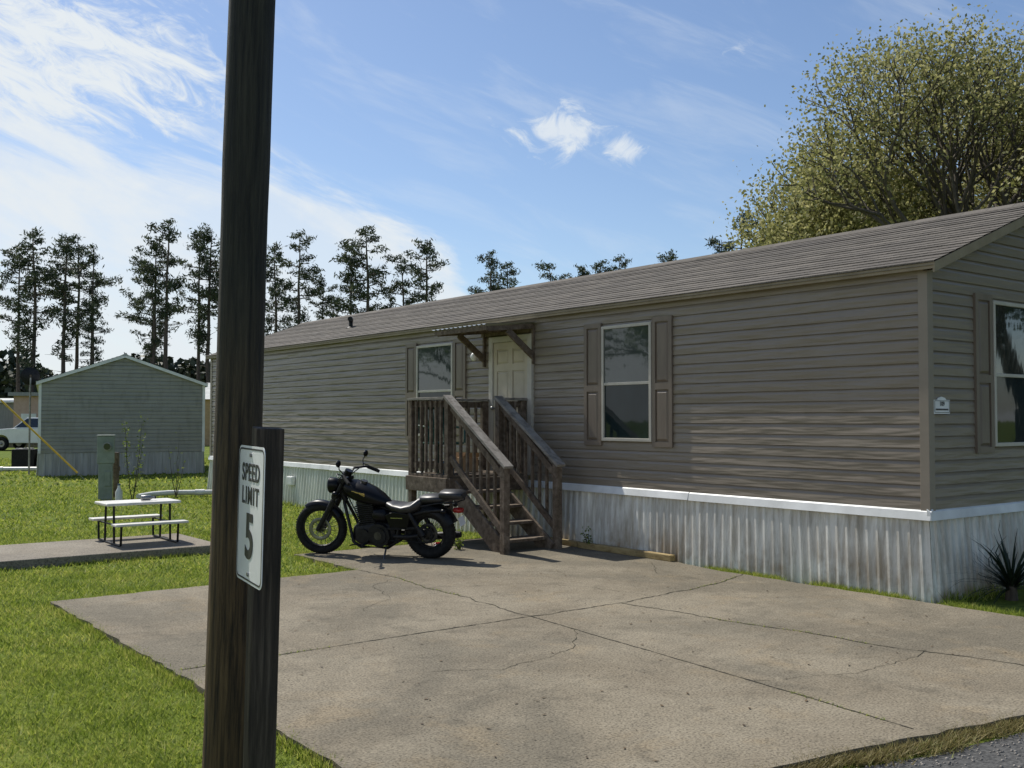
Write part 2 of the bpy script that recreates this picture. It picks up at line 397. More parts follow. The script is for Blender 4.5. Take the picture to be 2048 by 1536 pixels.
def scatter(x0,x1,y0,y1,dens):
    N=int((x1-x0)*(y1-y0)*dens); X=rng.uniform(x0,x1,N);Y=rng.uniform(y0,y1,N)
    d=.5+.25*np.sin(X*5.1+1.7*np.sin(Y*3.3))+.25*np.sin(Y*6.7+1.3*np.sin(X*4.1))
    k=ok(X,Y)&(rng.uniform(0,1,N)<.45+.55*d); return np.column_stack([X[k],Y[k]])
def infrustum(p,m=.03):
    return p[(p[:,1]>4.4)&(np.abs(p[:,0]/p[:,1])<.5+m)]
Vs=[]
Vs.append(blades(infrustum(scatter(-4.5,0,4.6,7.5,6500)),.012,.05,.0022,.0045,.7))
Vs.append(blades(infrustum(scatter(-6.5,0,7.5,11.5,3400)),.012,.055,.0033,.0065,.7))
Vs.append(blades(infrustum(scatter(-8.5,0,11.5,16,1300)),.015,.055,.006,.010,.7))
Vs.append(blades(infrustum(scatter(-14,-2,16,26,360)),.02,.065,.01,.018,.7))
Vs.append(blades(infrustum(scatter(-26,-6,26,45,60)),.03,.09,.02,.04,.7))
def edge_tufts(x0,y0,x1,y1,nn,spread,h):
    t=rng.uniform(0,1,nn); x=x0+(x1-x0)*t+rng.normal(0,spread,nn); y=y0+(y1-y0)*t+rng.normal(0,spread,nn)
    k=(np.sin(t*37)+np.sin(t*91+1)+np.sin(t*17))>-0.8
    x=x[k];y=y[k]
    return blades(np.column_stack([CX+ca*x-sa*y,CY+sa*x+ca*y]),h*.4,h,.002,.006,.5)
Vs.append(edge_tufts(-.16,2.6,-.16,-1.6,9000,.06,.08))
Vs.append(edge_tufts(-.1,18,-.1,7.3,2500,.05,.14))
Vs.append(edge_tufts(-6.67,-.8,-6.67,4.8,5500,.03,.07)); Vs.append(edge_tufts(-6.65,4.82,-3.45,4.84,3800,.03,.07))
Vs.append(edge_tufts(-3.45,4.8,-3.43,6.5,1600,.025,.07)); Vs.append(edge_tufts(-3.4,6.5,-1.4,6.52,2500,.04,.12))
Vs.append(edge_tufts(-10,7.42,-3.95,7.42,3500,.03,.07))
Vs.append(edge_tufts(0,-.15,4,-.15,1500,.08,.16))
V=np.concatenate(Vs); F=np.arange(len(V)).reshape(-1,3)
o=bpy.data.objects.new('grass',fastmesh('grass',V,F,[m_blade])); col.objects.link(o); o['kind']='stuff'; o['label']='short mown lawn grass blades'
cp=np.array(crackpts); idx=rng.integers(0,len(cp),1700); q=cp[idx]+rng.normal(0,.006,(1700,2))
keep=(np.sin(idx*.13)+np.sin(idx*.041+2))>.5; q=q[keep]
W=np.column_stack([CX+ca*q[:,0]-sa*q[:,1],CY+sa*q[:,0]+ca*q[:,1]])
V1=blades(W,.005,.022,.002,.004,.9,PZ)
o=bpy.data.objects.new('crack_weeds',fastmesh('crack_weeds',V1,np.arange(len(V1)).reshape(-1,3),[m_blade])); col.objects.link(o); o['kind']='stuff'; o['label']='small weeds growing in the concrete cracks'
N=420; lx=rng.uniform(-6.5,-.4,N); ly=rng.uniform(-1.8,4.7,N)
C=np.column_stack([CX+ca*lx-sa*ly,CY+sa*lx+ca*ly,np.full(N,PZ+.006)])
u=rng.normal(size=(N,3))*np.array([1,1,.12]); u/=np.linalg.norm(u,axis=1)[:,None]; v=np.cross(u,np.array([0,0,1.]))
s=(rng.uniform(.3,1,N)**2)[:,None]*.022
P=np.stack([C-u*s,C+v*s*.5,C+u*s,C-v*s*.5],1).reshape(-1,3)
o=bpy.data.objects.new('leaf_litter',fastmesh('leaf_litter',P,np.arange(len(P)).reshape(-1,4),[pm('dead_leaf',(.04,.025,.012),(.13,.085,.04),5,.8,0)])); col.objects.link(o); o['kind']='stuff'; o['label']='scattered dead leaf bits on the concrete'
t=rng.uniform(-7,.5,26000); yy=road_edge(t)+.07+rng.normal(0,.045,26000)+.03*np.sin(t*5)+.02*np.sin(t*13)
fr=blades(np.column_stack([CX+ca*t-sa*yy,CY+sa*t+ca*yy]),.01,.055,.002,.005,.9,.01)
o=bpy.data.objects.new('dry_grass',fastmesh('dry_grass',fr,np.arange(len(fr)).reshape(-1,3),[m_dry])); col.objects.link(o); o['kind']='stuff'; o['label']='dry grass fringe between driveway and asphalt'
gv=MB()
for i in range(1100):
    x=random.uniform(-5.5,.0); y=float(road_edge(x))-abs(random.gauss(0,.2)); s=random.uniform(.004,.011)
    gv.sphere((x,y,.006),s,n=6,sc=(1,random.uniform(.6,1),.6))
o=place(gv.done('gravel',pm('gravel_stone',(.14,.13,.115),(.34,.31,.27),12,.9,0))); o['kind']='stuff'; o['label']='loose gravel on the lane edge'

# ------------------------------------------------------------ mobile home builder
LAP=.1165
def siding_face(mb,P,a0,a1,z0,z1,lim=None):
    z=z0;
    while z<z1-1e-4:
        zt=min(z+LAP,z1)
        A0,A1,B0,B1=a0,a1,a0,a1
        if lim:
            A0,A1=lim(z);B0,B1=lim(zt)
            if A1-A0<.05: break
        n=max(1,int((A1-A0)/1.2))
        for i in range(n):
            t0,t1=i/n,(i+1)/n
            xa0=A0+(A1-A0)*t0;xa1=A0+(A1-A0)*t1;xb0=B0+(B1-B0)*t0;xb1=B0+(B1-B0)*t1
            d=.020
            zm=z+(zt-z)*.68
            m0=xa0+(xb0-xa0)*.68;m1=xa1+(xb1-xa1)*.68
            mb.add([P(xa0,d,z),P(xa1,d,z),P(m1,d-.003,zm),P(m0,d-.003,zm)],[(0,1,2,3)])
            mb.add([P(m0,d-.003,zm),P(m1,d-.003,zm),P(xb1,.002,zt),P(xb0,.002,zt)],[(0,1,2,3)])
            mb.add([P(xa0,0,z),P(xa1,0,z),P(xa1,d,z),P(xa0,d,z)],[(0,1,2,3)])
        z=zt
def fb(mb,P,a0,a1,d0,d1,z0,z1,mat=0):
    mb.hexa([P(a0,d0,z0),P(a1,d0,z0),P(a1,d1,z0),P(a0,d1,z0),P(a0,d0,z1),P(a1,d0,z1),P(a1,d1,z1),P(a0,d1,z1)],mat)
def raised(mb,P,a0,a1,z0,z1,d,h,ins,mat=0):
    mb.add([P(a0,d,z0),P(a1,d,z0),P(a1,d,z1),P(a0,d,z1),P(a0+ins,d+h,z0+ins),P(a1-ins,d+h,z0+ins),P(a1-ins,d+h,z1-ins),P(a0+ins,d+h,z1-ins)],
        [(4,5,6,7),(0,1,5,4),(1,2,6,5),(2,3,7,6),(3,0,4,7)],mat)
def panelled(mb,P,a0,a1,z0,z1,db,df,panels,ins=.028):
    fb(mb,P,a0,a1,0,db,z0,z1)
    As=sorted(set([a0,a1]+[q for p in panels for q in p[:2]])); Zs=sorted(set([z0,z1]+[q for p in panels for q in p[2:]]))
    for i in range(len(As)-1):
        for j in range(len(Zs)-1):
            ac=(As[i]+As[i+1])/2; zc=(Zs[j]+Zs[j+1])/2
            if any(p[0]<ac<p[1] and p[2]<zc<p[3] for p in panels): continue
            fb(mb,P,As[i],As[i+1],db+.0005,df,Zs[j],Zs[j+1])
    for p in panels: raised(mb,P,p[0]+.012,p[1]-.012,p[2]+.012,p[3]-.012,db+.001,df-db-.001,ins)
def skirting(mb,P,a0,a1,zt,flare,pitch=.115,e0=0,e1=0,dep=.022):
    n=int((a1-a0)/pitch); pr=[]
    for i in range(n):
        s=a0+(a1-a0)*i/n; p=(a1-a0)/n
        pr+=[(s,0),(s+p*.55,0),(s+p*.66,dep),(s+p*.88,dep)]
        if i%4==3: pr+=[(s+p*.9,dep*.1)]
    pr.append((a1,0)); L=a1-a0
    for (s0,d0),(s1,d1) in zip(pr[:-1],pr[1:]):
        f0=-e0*(1-(s0-a0)/L)+e1*((s0-a0)/L); f1=-e0*(1-(s1-a0)/L)+e1*((s1-a0)/L)
        w0=.012*math.sin(s0*3.1)+.008*math.sin(s0*7.7);w1=.012*math.sin(s1*3.1)+.008*math.sin(s1*7.7)
        mb.add([P(s0+f0,d0+flare+w0,0),P(s1+f1,d1+flare+w1,0),P(s1,d1+.004,zt),P(s0,d0+.004,zt)],[(0,1,2,3)])
def window(home,P,a0,a1,z0,z1,zm,shut,mg=None):
    w=MB(); fw=.04
    fb(w,P,a0,a1,0,.05,z0,z0+fw);fb(w,P,a0,a1,0,.05,z1-fw,z1)
    fb(w,P,a0,a0+fw,0,.05,z0+fw,z1-fw);fb(w,P,a1-fw,a1,0,.05,z0+fw,z1-fw)
    fb(w,P,a0+fw,a1-fw,0,.044,zm-.018,zm+.018)
    W=w.done('window',m_frame,home,bevel=.004)
    gl=MB(); gl.add([P(a0+fw,.032,zm+.018),P(a1-fw,.032,zm+.018),P(a1-fw,.032,z1-fw),P(a0+fw,.032,z1-fw)],[(0,1,2,3)]); gl.done('glass',mg or m_glass,W)
    gl=MB(); gl.add([P(a0+fw,.026,z0+fw),P(a1-fw,.026,z0+fw),P(a1-fw,.026,zm-.018),P(a0+fw,.026,zm-.018)],[(0,1,2,3)]); gl.done('glass',m_screen,W,label='darker screened lower pane')
    for s in shut:
        b0,b1=(a0-.345,a0-.012) if s<0 else (a1+.012,a1+.345)
        sh=MB(); zz=(z0+z1)/2-.06
        panelled(sh,P,b0,b1,z0-.06,z1+.05,.024,.044,[(b0+.055,b1-.055,z0+.0,zz-.04),(b0+.055,b1-.055,zz+.04,z1-.01)])
        sh.done('shutter',m_shutter,home)
H=lgroup('mobile_home','long taupe vinyl sided mobile home with shingle roof and white skirting','mobile home',0,0)
LN,WD=18.1,4.8; ZB,ZE=.86,3.22; RS=.365
Pf=lambda a,d,z:(-d,a,z); Pe=lambda a,d,z:(a,-d,z); Pbk=lambda a,d,z:(WD+d,a,z); Pfe=lambda a,d,z:(a,LN+d,z)
lim=lambda z:(max(0,(z-ZE)/RS),min(WD,WD-(z-ZE)/RS)) 
w=MB(); siding_face(w,Pf,0,LN,ZB,ZE); w.done('side_wall',m_siding,H)
w=MB(); siding_face(w,Pe,0,WD,ZB,ZE+WD/2*RS,lim); w.done('gable_wall',m_siding,H)
w=MB(); siding_face(w,Pbk,0,LN,ZB,ZE); w.done('side_wall',m_siding,H)
w=MB(); siding_face(w,Pfe,0,WD,ZB,ZE+WD/2*RS,lim); w.done('gable_wall',m_siding,H)
for (x,y) in ((0,0),(0,LN),(WD,0),(WD,LN)):
    sx=-1 if x==0 else 1; sy=-1 if y==0 else 1
    k=.028
    pts=[(x+sx*k,y-sy*.07),(x+sx*k,y+sy*k),(x-sx*.07,y+sy*k),(x-sx*.07,y),(x,y),(x,y-sy*.07)]
    c=MB(); c.add([(a,b,ZB-.01) for a,b in pts]+[(a,b,ZE-.005) for a,b in pts],[tuple(range(6)),tuple(range(6,12))]+[(i,(i+1)%6,6+(i+1)%6,6+i) for i in range(6)])
    c.done('corner_trim',m_corner,H,bevel=.003)
k=MB(); FL=.085
skirting(k,Pf,-.0,LN,.80,FL,e0=FL); skirting(k,Pe,0,WD,.80,FL,e0=FL); skirting(k,Pbk,0,LN,.8,.02); skirting(k,Pfe,0,WD,.8,.02)
k.done('skirting',m_skirt,H)
t=MB()
for P,L in ((Pf,LN),(Pe,WD),(Pbk,LN),(Pfe,WD)):
    e=.045
    segs=int(L/3.6)+1
    for i in range(segs):
        a0=-e if i==0 else L*i/segs+.004; a1=L+e if i==segs-1 else L*(i+1)/segs-.001
        dz=.004*((i*7)%3-1); d2=.055+.004*(i%2)
        t.hexa([P(a0,.0,.765),P(a1,.0,.765),P(a1,d2,.765+dz),P(a0,d2,.765+dz),P(a0,.0,.872),P(a1,.0,.872),P(a1,.036,.85+dz),P(a0,.036,.85+dz)])
t.done('skirting_trim',m_white,H,bevel=.004)
def roof(home,LN,WD,ZE,RS,oe,orr,mat,fmat,crs=.1335,z_off=.02,fh=.065):
    r=MB(); half=WD/2+oe; nC=int(half/crs)+1
    for side in (0,1):
        fx=(lambda d:-oe+d) if side==0 else (lambda d:WD+oe-d)
        for i in range(nC):
            d0=i*half/nC; d1=(i+1)*half/nC
            z0=ZE-oe*RS+z_off+d0*RS; z1=ZE-oe*RS+z_off+d1*RS
            n=60
            for j in range(n):
                y0=-orr+(LN+2*orr)*j/n;y1=-orr+(LN+2*orr)*(j+1)/n
                q=.010+.003*math.sin(j*12.9898+i*4.1)
                r.add([(fx(d0),y0,z0+q),(fx(d0),y1,z0+q),(fx(d1),y1,z1+.001),(fx(d1),y0,z1+.001)],[(0,1,2,3)])
                r.add([(fx(d0),y0,z0-.004),(fx(d0),y1,z0-.004),(fx(d0),y1,z0+q),(fx(d0),y0,z0+q)],[(0,1,2,3)])
        z0=ZE-oe*RS+z_off-.035; z1=z0+half*RS
        r.add([(fx(0),-orr+.01,z0),(fx(0),LN+orr-.01,z0),(fx(half),LN+orr-.01,z1),(fx(half),-orr+.01,z1)],[(0,1,2,3)])
    zr=ZE-oe*RS+z_off+half*RS
    r.hexa([(WD/2-.16,-orr,zr-.05),(WD/2+.16,-orr,zr-.05),(WD/2+.16,LN+orr,zr-.05),(WD/2-.16,LN+orr,zr-.05),(WD/2-.02,-orr,zr+.02),(WD/2+.02,-orr,zr+.02),(WD/2+.02,LN+orr,zr+.02),(WD/2-.02,LN+orr,zr+.02)])
    Rf=r.done('roof',mat,home)
    ze=ZE-oe*RS+z_off
    for x0,x1 in ((-oe+.012,-oe+.03),(WD+oe-.03,WD+oe-.012)):
        f=MB(); f.bx(x0,x1,-orr+.02,LN+orr-.02,ze-fh,ze-.006); f.done('fascia',fmat,home)
    f=MB(); f.bx(-oe+.032,-.0,-orr+.03,LN+orr-.03,ze-fh+.007,ze-fh+.02); f.done('soffit',fmat,home)
    for y0,y1 in ((-orr+.0,-orr+.02),(LN+orr-.02,LN+orr)):
        for side in (0,1):
            f=MB()
            xe=-oe+.01 if side==0 else WD+oe-.01; xm=WD/2
            f.hexa([(xe,y0,ze-.10),(xm,y0,ze-.10+half*RS),(xm,y1,ze-.10+half*RS),(xe,y1,ze-.10),(xe,y0,ze-.006),(xm,y0,ze-.006+half*RS),(xm,y1,ze-.006+half*RS),(xe,y1,ze-.006)])
            f.done('rake_board',fmat,home)
    for ya,yb in ((-orr+.022,-.0),(LN,LN+orr-.022)):
        s=MB(); 
        s.add([(-oe+.03,ya,ze-.08),(WD/2,ya,ze-.08+half*RS),(WD/2,yb,ze-.08+half*RS),(-oe+.03,yb,ze-.08),(WD+oe-.03,ya,ze-.08),(WD+oe-.03,yb,ze-.08)],[(0,1,2,3),(1,4,5,2)])
        s.done('soffit',fmat,home)
    return Rf,zr
Rf,zr=roof(H,LN,WD,ZE,RS,.11,.15,m_shingle,m_fascia)
v=MB(); zz=ZE+.9*RS; v.cyl((.9,13.0,zz-.02),(.9,13.0,zz+.16),.04,12); v.cyl((.9,13.0,zz+.0),(.9,13.0,zz+.03),.1,14,r1=.05); v.path([(.9,13.0,zz+.15),(.86,12.94,zz+.18),(.8,12.85,zz+.17)],.05,10)
v.done('vent_pipe',m_blackm,Rf)
window(H,Pf,3.62,4.52,1.44,2.92,2.17,(-1,1))
window(H,Pf,7.96,9.02,1.44,2.92,2.17,(-1,1))
window(H,Pe,1.17,2.07,1.44,2.93,2.17,(-1,1),m_glassend)
d=MB()
pans=[(a0,a1,z0,z1) for a0,a1 in ((6.14,6.42),(6.52,6.80)) for z0,z1 in ((2.52,2.74),(1.86,2.42),(1.04,1.74))]
panelled(d,Pf,6.06,6.88,.93,2.84,.028,.042,pans)
D=d.done('door',m_door,H)
d=MB(); fb(d,Pf,5.96,6.055,0,.06,.93,2.93);fb(d,Pf,6.885,6.98,0,.06,.93,2.93);fb(d,Pf,6.056,6.884,0,.06,2.845,2.93); d.done('frame',m_frame,D,bevel=.003)
d=MB(); d.cyl(Pf(6.84,.04,1.88),Pf(6.84,.085,1.88),.012,10); d.sphere(Pf(6.84,.1,1.88),.03); d.done('handle',m_steel,D)
d=MB(); d.cyl(Pf(6.84,.04,2.02),Pf(6.84,.055,2.02),.026,12); d.done('deadbolt',m_steel,D)
a=MB(); 
n=36
for i in range(n):
    y0=5.88+1.36*i/n; y1=5.88+1.36*(i+1)/n; q0=.010*math.cos(i*math.pi/1.5); q1=.010*math.cos((i+1)*math.pi/1.5)
    a.add([(-.03,y0,3.085+q0),(-.03,y1,3.085+q1),(-.90,y1,3.01+q1),(-.90,y0,3.01+q0)],[(0,1,2,3)],0,True)
AW=a.done('door_canopy',m_tin,H)
a=MB(); a.bx(-.88,-.845,5.92,7.2,2.93,2.99); a.bx(-.045,-.02,5.92,7.2,2.95,3.05)
for y in (5.94,6.55,7.16): a.beam((-.84,y,2.955),(-.05,y,3.03),.035,.07)
a.done('canopy_frame',m_wood,AW,bevel=.003)
for y in (5.95,7.12):
    a=MB(); a.beam((-.03,y,2.60),(-.50,y,2.955),.04,.09); a.bx(-.058,-.02,y-.02,y+.02,2.5,3.0); a.done('brace',m_wood,AW,bevel=.003)
l=MB(); l.cyl(Pf(7.3,.015,2.70),Pf(7.3,.06,2.70),.05,14); l.sphere(Pf(7.3,.1,2.66),.055,sc=(1,1,1.2)); l.done('wall_lamp',m_white,H)
v=MB(); fb(v,Pf,13.5,13.75,.05,.13,.40,.58); v.done('dryer_vent',m_white,H,bevel=.02)
p=MB(); a0,a1=.06,.34; z0,z1=1.77,1.905
pts=[(a0,z0),(a1,z0),(a1,z1),(a0+.22,z1),(a0+.2,z1+.018),(a0+.14,z1+.03),(a0+.08,z1+.018),(a0+.06,z1),(a0,z1)]
nn=len(pts); p.add([Pe(q,.022,zq) for q,zq in pts]+[Pe(q,.03,zq) for q,zq in pts],[tuple(range(nn)),tuple(range(nn,2*nn))]+[(i,(i+1)%nn,nn+(i+1)%nn,nn+i) for i in range(nn)])
NP=p.done('number_plaque',m_signw,H)
def text_mesh(name,body,size,mat,parent,M,sx=1,off=0,spacing=1):
    cu=bpy.data.curves.new(name,'FONT'); cu.body=body; cu.size=size; cu.align_x='CENTER'; cu.align_y='CENTER'; cu.offset=off; cu.extrude=.0006; cu.space_character=spacing
    to=bpy.data.objects.new(name+'_tmp',cu); col.objects.link(to); bpy.context.view_layer.update()
    me=bpy.data.meshes.new_from_object(to.evaluated_get(bpy.context.evaluated_depsgraph_get())); bpy.data.objects.remove(to)
    me.transform(M@Matrix.Diagonal((sx,1,1,1))); me.materials.clear(); me.materials.append(mat); me.name=name
    o=bpy.data.objects.new(name,me); col.objects.link(o); o.parent=parent; return o
Mx=Matrix.Translation((.20,-.0325,1.865))@Matrix.Rotation(R(90),4,'X')
text_mesh('number_lettering','109',.06,m_signb,NP,Mx,off=.001)
p=MB()
for z,(q0,q1) in ((1.812,(.09,.31)),):
    x=q0
    while x<q1:
        w_=random.uniform(.008,.016); fb(p,Pe,x,x+w_,.031,.0325,z-.008,z+.008); x+=w_+.005
for q0,q1,z0_,z1_ in ((.07,.33,1.782,1.786),(.07,.33,1.893,1.897),(.07,.074,1.786,1.893),(.326,.33,1.786,1.893)): fb(p,Pe,q0,q1,.031,.0325,z0_,z1_)
p.done('plaque_border',m_signb,NP)

# ------------------------------------------------------------ porch
PO=(-.7,6.0,0)
PH=lgroup('porch_stairs','weathered wooden porch landing with railings and stairs by the door','porch',PO[0],PO[1])
def pp(mb,name,mat=m_wood,bev=.004): return mb.done(name,mat,PH,PO,bevel=bev)
for (x,y,z0,z1) in ((-1.35,6.12,0,2.0),(-1.35,7.03,0,1.98),(-.10,7.03,0,1.98),(-.50,6.12,0,1.99),(-.10,6.12,.9,1.98),(-1.35,4.87,.0,1.13),(-.50,4.87,.0,1.13)):
    m=MB(); m.bx(x-.045,x+.045,y-.045,y+.045,z0,z1); pp(m,'post')
m=MB(); 
for i in range(8):
    y=6.08+i*.122; m.bx(-1.40,-.06,y,y+.114,.93,.965)
pp(m,'deck',m_wood,.003)
for bb in ((-1.435,-1.397,6.06,7.08),(-1.395,-.06,7.08,7.118),(-1.395,-.06,6.03,6.068)):
    m=MB(); m.bx(*bb,.73,.928); pp(m,'rim_joist')
rise,run=.965/5,.262
for k in range(1,5):
    z=.965-rise*k; y=6.08-run*k
    m=MB(); m.bx(-1.31,-.54,y-.02,y+.135,z-.038,z); m.bx(-1.31,-.54,y+.14,y+.27,z-.038,z); pp(m,'step')
for x in (-1.35,-.50):
    m=MB(); m.beam((x+.055*(1 if x<-1 else -1),6.1,.80),(x+.055*(1 if x<-1 else -1),4.93,.02),.038,.24); pp(m,'stringer')
def hr(x):
    p0=Vector((x,6.16,2.03)); p1=Vector((x,4.79,1.12))
    m=MB(); m.beam(p0,p1,.14,.038); pp(m,'handrail',m_wood_top)
    for dz0,dz1 in ((-.13,-.12),(-.82,-.82)):
        m=MB(); m.beam(p0+Vector((0,-.08,dz0)),p1+Vector((0,.1,dz1)),.038,.085); pp(m,'rail')
    for i in range(8):
        t=(i+.8)/9; q=p0.lerp(p1,t); m=MB(); m.bx(x-.018+.036,x+.018+.036,q.y-.018,q.y+.018,q.z-.88,q.z-.05); pp(m,'baluster')
hr(-1.35); hr(-.50)
def lr(x0,y0,x1,y1,nb,cap=True,z=2.0,wd=.035):
    m=MB(); m.beam((x0,y0,z),(x1,y1,z),.14 if cap else .09,.036); pp(m,'handrail',m_wood_top if cap else m_wood)
    for zz in (z-.07,1.08):
        m=MB(); m.beam((x0,y0,zz),(x1,y1,zz),.036,.085);pp(m,'rail')
    for i in range(nb):
        t=(i+.7)/(nb+.4); x=x0+(x1-x0)*t;y=y0+(y1-y0)*t; m=MB()
        ox,oy=((-.037,0) if abs(x1-x0)<.01 else (0,-.037))
        m.bx(x+ox-wd/2,x+ox+wd/2,y+oy-wd/2,y+oy+wd/2,.99,z-.03); pp(m,'baluster')
lr(-1.35,6.16,-1.35,7.08,7); lr(-1.30,7.03,-.06,7.03,9); lr(-.46,6.12,-.06,6.12,3)
CH=lgroup('plastic_chair','dark green slatted plastic chair on the porch landing','chair',-1.02,6.78,.966)
for x in (-.2,.2):
    m=MB(); m.path([(x,-.2,0),(x,-.18,.42)],.02,8); m.done('leg',m_chairg,CH); m=MB(); m.path([(x,.2,0),(x,.2,.40)],.02,8); m.done('leg',m_chairg,CH)
m=MB(); m.bx(-.23,.23,-.22,.22,.40,.43); m.done('seat',m_chairg,CH,bevel=.01)
m=MB()
for i in range(5): x=-.19+i*.095; m.beam((x,.2,.42),(x*1.1,.28,.9),.06,.012,up=(0,1,0))
m.beam((-.24,.28,.92),(.24,.28,.92),.02,.06); m.done('backrest',m_chairg,CH,bevel=.003)
for x in (-.25,.25):
    m=MB(); m.path([(x,-.2,.42),(x,-.2,.62),(x,.0,.64),(x,.25,.66)],.016,8); m.done('armrest',m_chairg,CH)
bxo=lgroup('cardboard_box','small open cardboard box on the porch landing','box',-.55,6.85,.966)
m=MB(); m.bx(-.14,.14,-.1,.1,0,.2); m.done('carton',m_cardboard,bxo,bevel=.003)
for s in (-1,1):
    m=MB(); m.add([(-.14,s*.1,.2),(.14,s*.1,.2),(.16,s*.16,.27),(-.12,s*.16,.27)],[(0,1,2,3)]); m.done('flap',m_cardboard,bxo)
jg=lgroup('plastic_jug','blue plastic jug standing on the porch boards','jug',-1.2,6.35,.966)
m=MB(); m.path([(0,0,0),(0,0,.02),(0,0,.15),(0,0,.2),(0,0,.24)],[.07,.078,.078,.05,.025],14); m.done('body',m_blue,jg)
m=MB(); m.torus((.06,0,.17),(0,1,0),.035,.009,14,6); m.done('handle',m_blue,jg); m=MB(); m.cyl((0,0,.24),(0,0,.265),.028,12); m.done('cap',m_blue,jg)
T=lgroup('landscape_timber','yellowish treated timber lying along the skirting','timber',-.17,4.1)
m=MB(); m.bx(-.045,.045,-.95,.70,.045,.12); m.done('timber_length',m_timber,T,bevel=.008)
T=lgroup('landscape_timber','short weathered timber beside the stairs','timber',-.15,5.2)
m=MB(); m.beam((0,-.35,.08),(.03,.4,.08),.08,.07); m.done('timber_length',m_timber,T,bevel=.008)

# ------------------------------------------------------------ motorcycle (low cruiser)
BK=empty('motorcycle','black cruiser motorcycle on its side stand beside porch stairs','motorcycle',(-.97,12.42,PZ),(R(-8),0,R(162)))
def wheel(x,r,tw,steer=0,spokes=18,ri=.1):
    w=MB()
    w.cyl((0,-.07,0),(0,.07,0),.032,16); w.cyl((0,-.045,0),(0,-.035,0),.055,16); w.cyl((0,.035,0),(0,.045,0),.055,16)
    for i in range(spokes*2):
        q=2*math.pi*i/(spokes*2); s=1 if i%2 else -1
        w.cyl((.045*math.cos(q+.3*s),.04*s,.045*math.sin(q+.3*s)),((r-ri)*math.cos(q),.01*s,(r-ri)*math.sin(q)),.0026,5)
    W=w.done('wheel',m_dsteel,BK,loc=(x,0,r)); W.rotation_euler=(0,0,steer)
    t=MB(); h=tw*.5; t.torus((0,0,0),(0,1,0),r-ri*.5,ri*.5,52,14,flat=h/(ri*.5))
    for i in range(60):
        q=2*math.pi*i/60; t.beam(((r-.003)*math.cos(q),-tw*.22,(r-.003)*math.sin(q)),((r-.003)*math.cos(q+.06),tw*.22,(r-.003)*math.sin(q+.06)),.008,.008,up=(math.cos(q),0,math.sin(q)))
    t.done('tyre',m_rubber,W)
    t=MB(); t.torus((0,0,0),(0,1,0),r-ri,.014,44,8,flat=2.4); t.done('rim',m_blackm,W)
    t=MB(); rr=.12 if x>1 else .10
    y=.06
    t.torus((0,y,0),(0,1,0),rr,.022,36,6,flat=.12)
    for i in range(6):
        q=i*math.pi/3; t.beam((.03*math.cos(q),y,.03*math.sin(q)),(rr*math.cos(q),y,rr*math.sin(q)),.012,.004,up=(0,1,0))
    t.done('brake_disc',m_steel if x>1 else m_dsteel,W)
    return W
RW,FW=.32,.325
wheel(0,RW,.17,0,16,.135); wheel(1.46,FW,.11,R(12),18,.095)
m=MB()
for y in (-.085,.085):
    m.cyl((1.46,y,.33),(1.27,y,.63),.030,14); m.cyl((1.27,y,.63),(1.06,y,.96),.023,14); m.cyl((1.46,y-.02,.325),(1.46,y+.02,.325),.022,12)
    m.cyl((1.285,y,.60),(1.23,y,.69),.036,14)
m.beam((1.205,-.11,.74),(1.205,.11,.74),.07,.045); m.beam((1.065,-.11,.955),(1.065,.11,.955),.07,.04)
FK=m.done('fork',m_blackm,BK)
def fender(mb,cx,cz,Rr,a0,a1,hw,n=18,drop=.035,mat=0):
    secs=[]
    for i in range(n+1):
        q=a0+(a1-a0)*i/n
        for y,dr in ((-hw,-drop),(-hw*.8,-drop*.3),(-hw*.35,0),(hw*.35,0),(hw*.8,-drop*.3),(hw,-drop)):
            secs.append((cx+(Rr+dr)*math.cos(q),y,cz+(Rr+dr)*math.sin(q)))
    k=6; fs=[(i*k+j,i*k+j+1,(i+1)*k+j+1,(i+1)*k+j) for i in range(n) for j in range(k-1)]
    mb.add(secs,fs,mat,True)
m=MB(); fender(m,1.46,FW,FW+.03,R(58),R(150),.07,drop=.045); m.done('front_fender',m_black,BK)
m=MB(); fender(m,.0,RW,RW+.055,R(15),R(158),.115,22,.11); m.done('rear_fender',m_black,BK)
m=MB(); m.loft([(1.15,.87,.03,.03,.03),(1.17,.87,.075,.075,.075),(1.24,.87,.095,.095,.095),(1.29,.87,.097,.097,.097)],22)
HLo=m.done('headlight',m_black,BK)
m=MB(); m.loft([(1.291,.87,.09,.09,.09),(1.305,.87,.075,.075,.075),(1.312,.87,.03,.03,.03)],22); m.done('lens',m_lens,HLo)
m=MB(); m.torus((1.29,0,.87),(1,0,0),.094,.007,28,8); m.done('bezel',m_dsteel,HLo)
m=MB(); m.path([(.88,-.38,1.0),(.95,-.32,1.05),(1.04,-.14,1.06),(1.05,-.08,1.0),(1.05,.08,1.0),(1.04,.14,1.06),(.95,.32,1.05),(.88,.38,1.0)],.0135,10); HB=m.done('handlebar',m_blackm,BK)
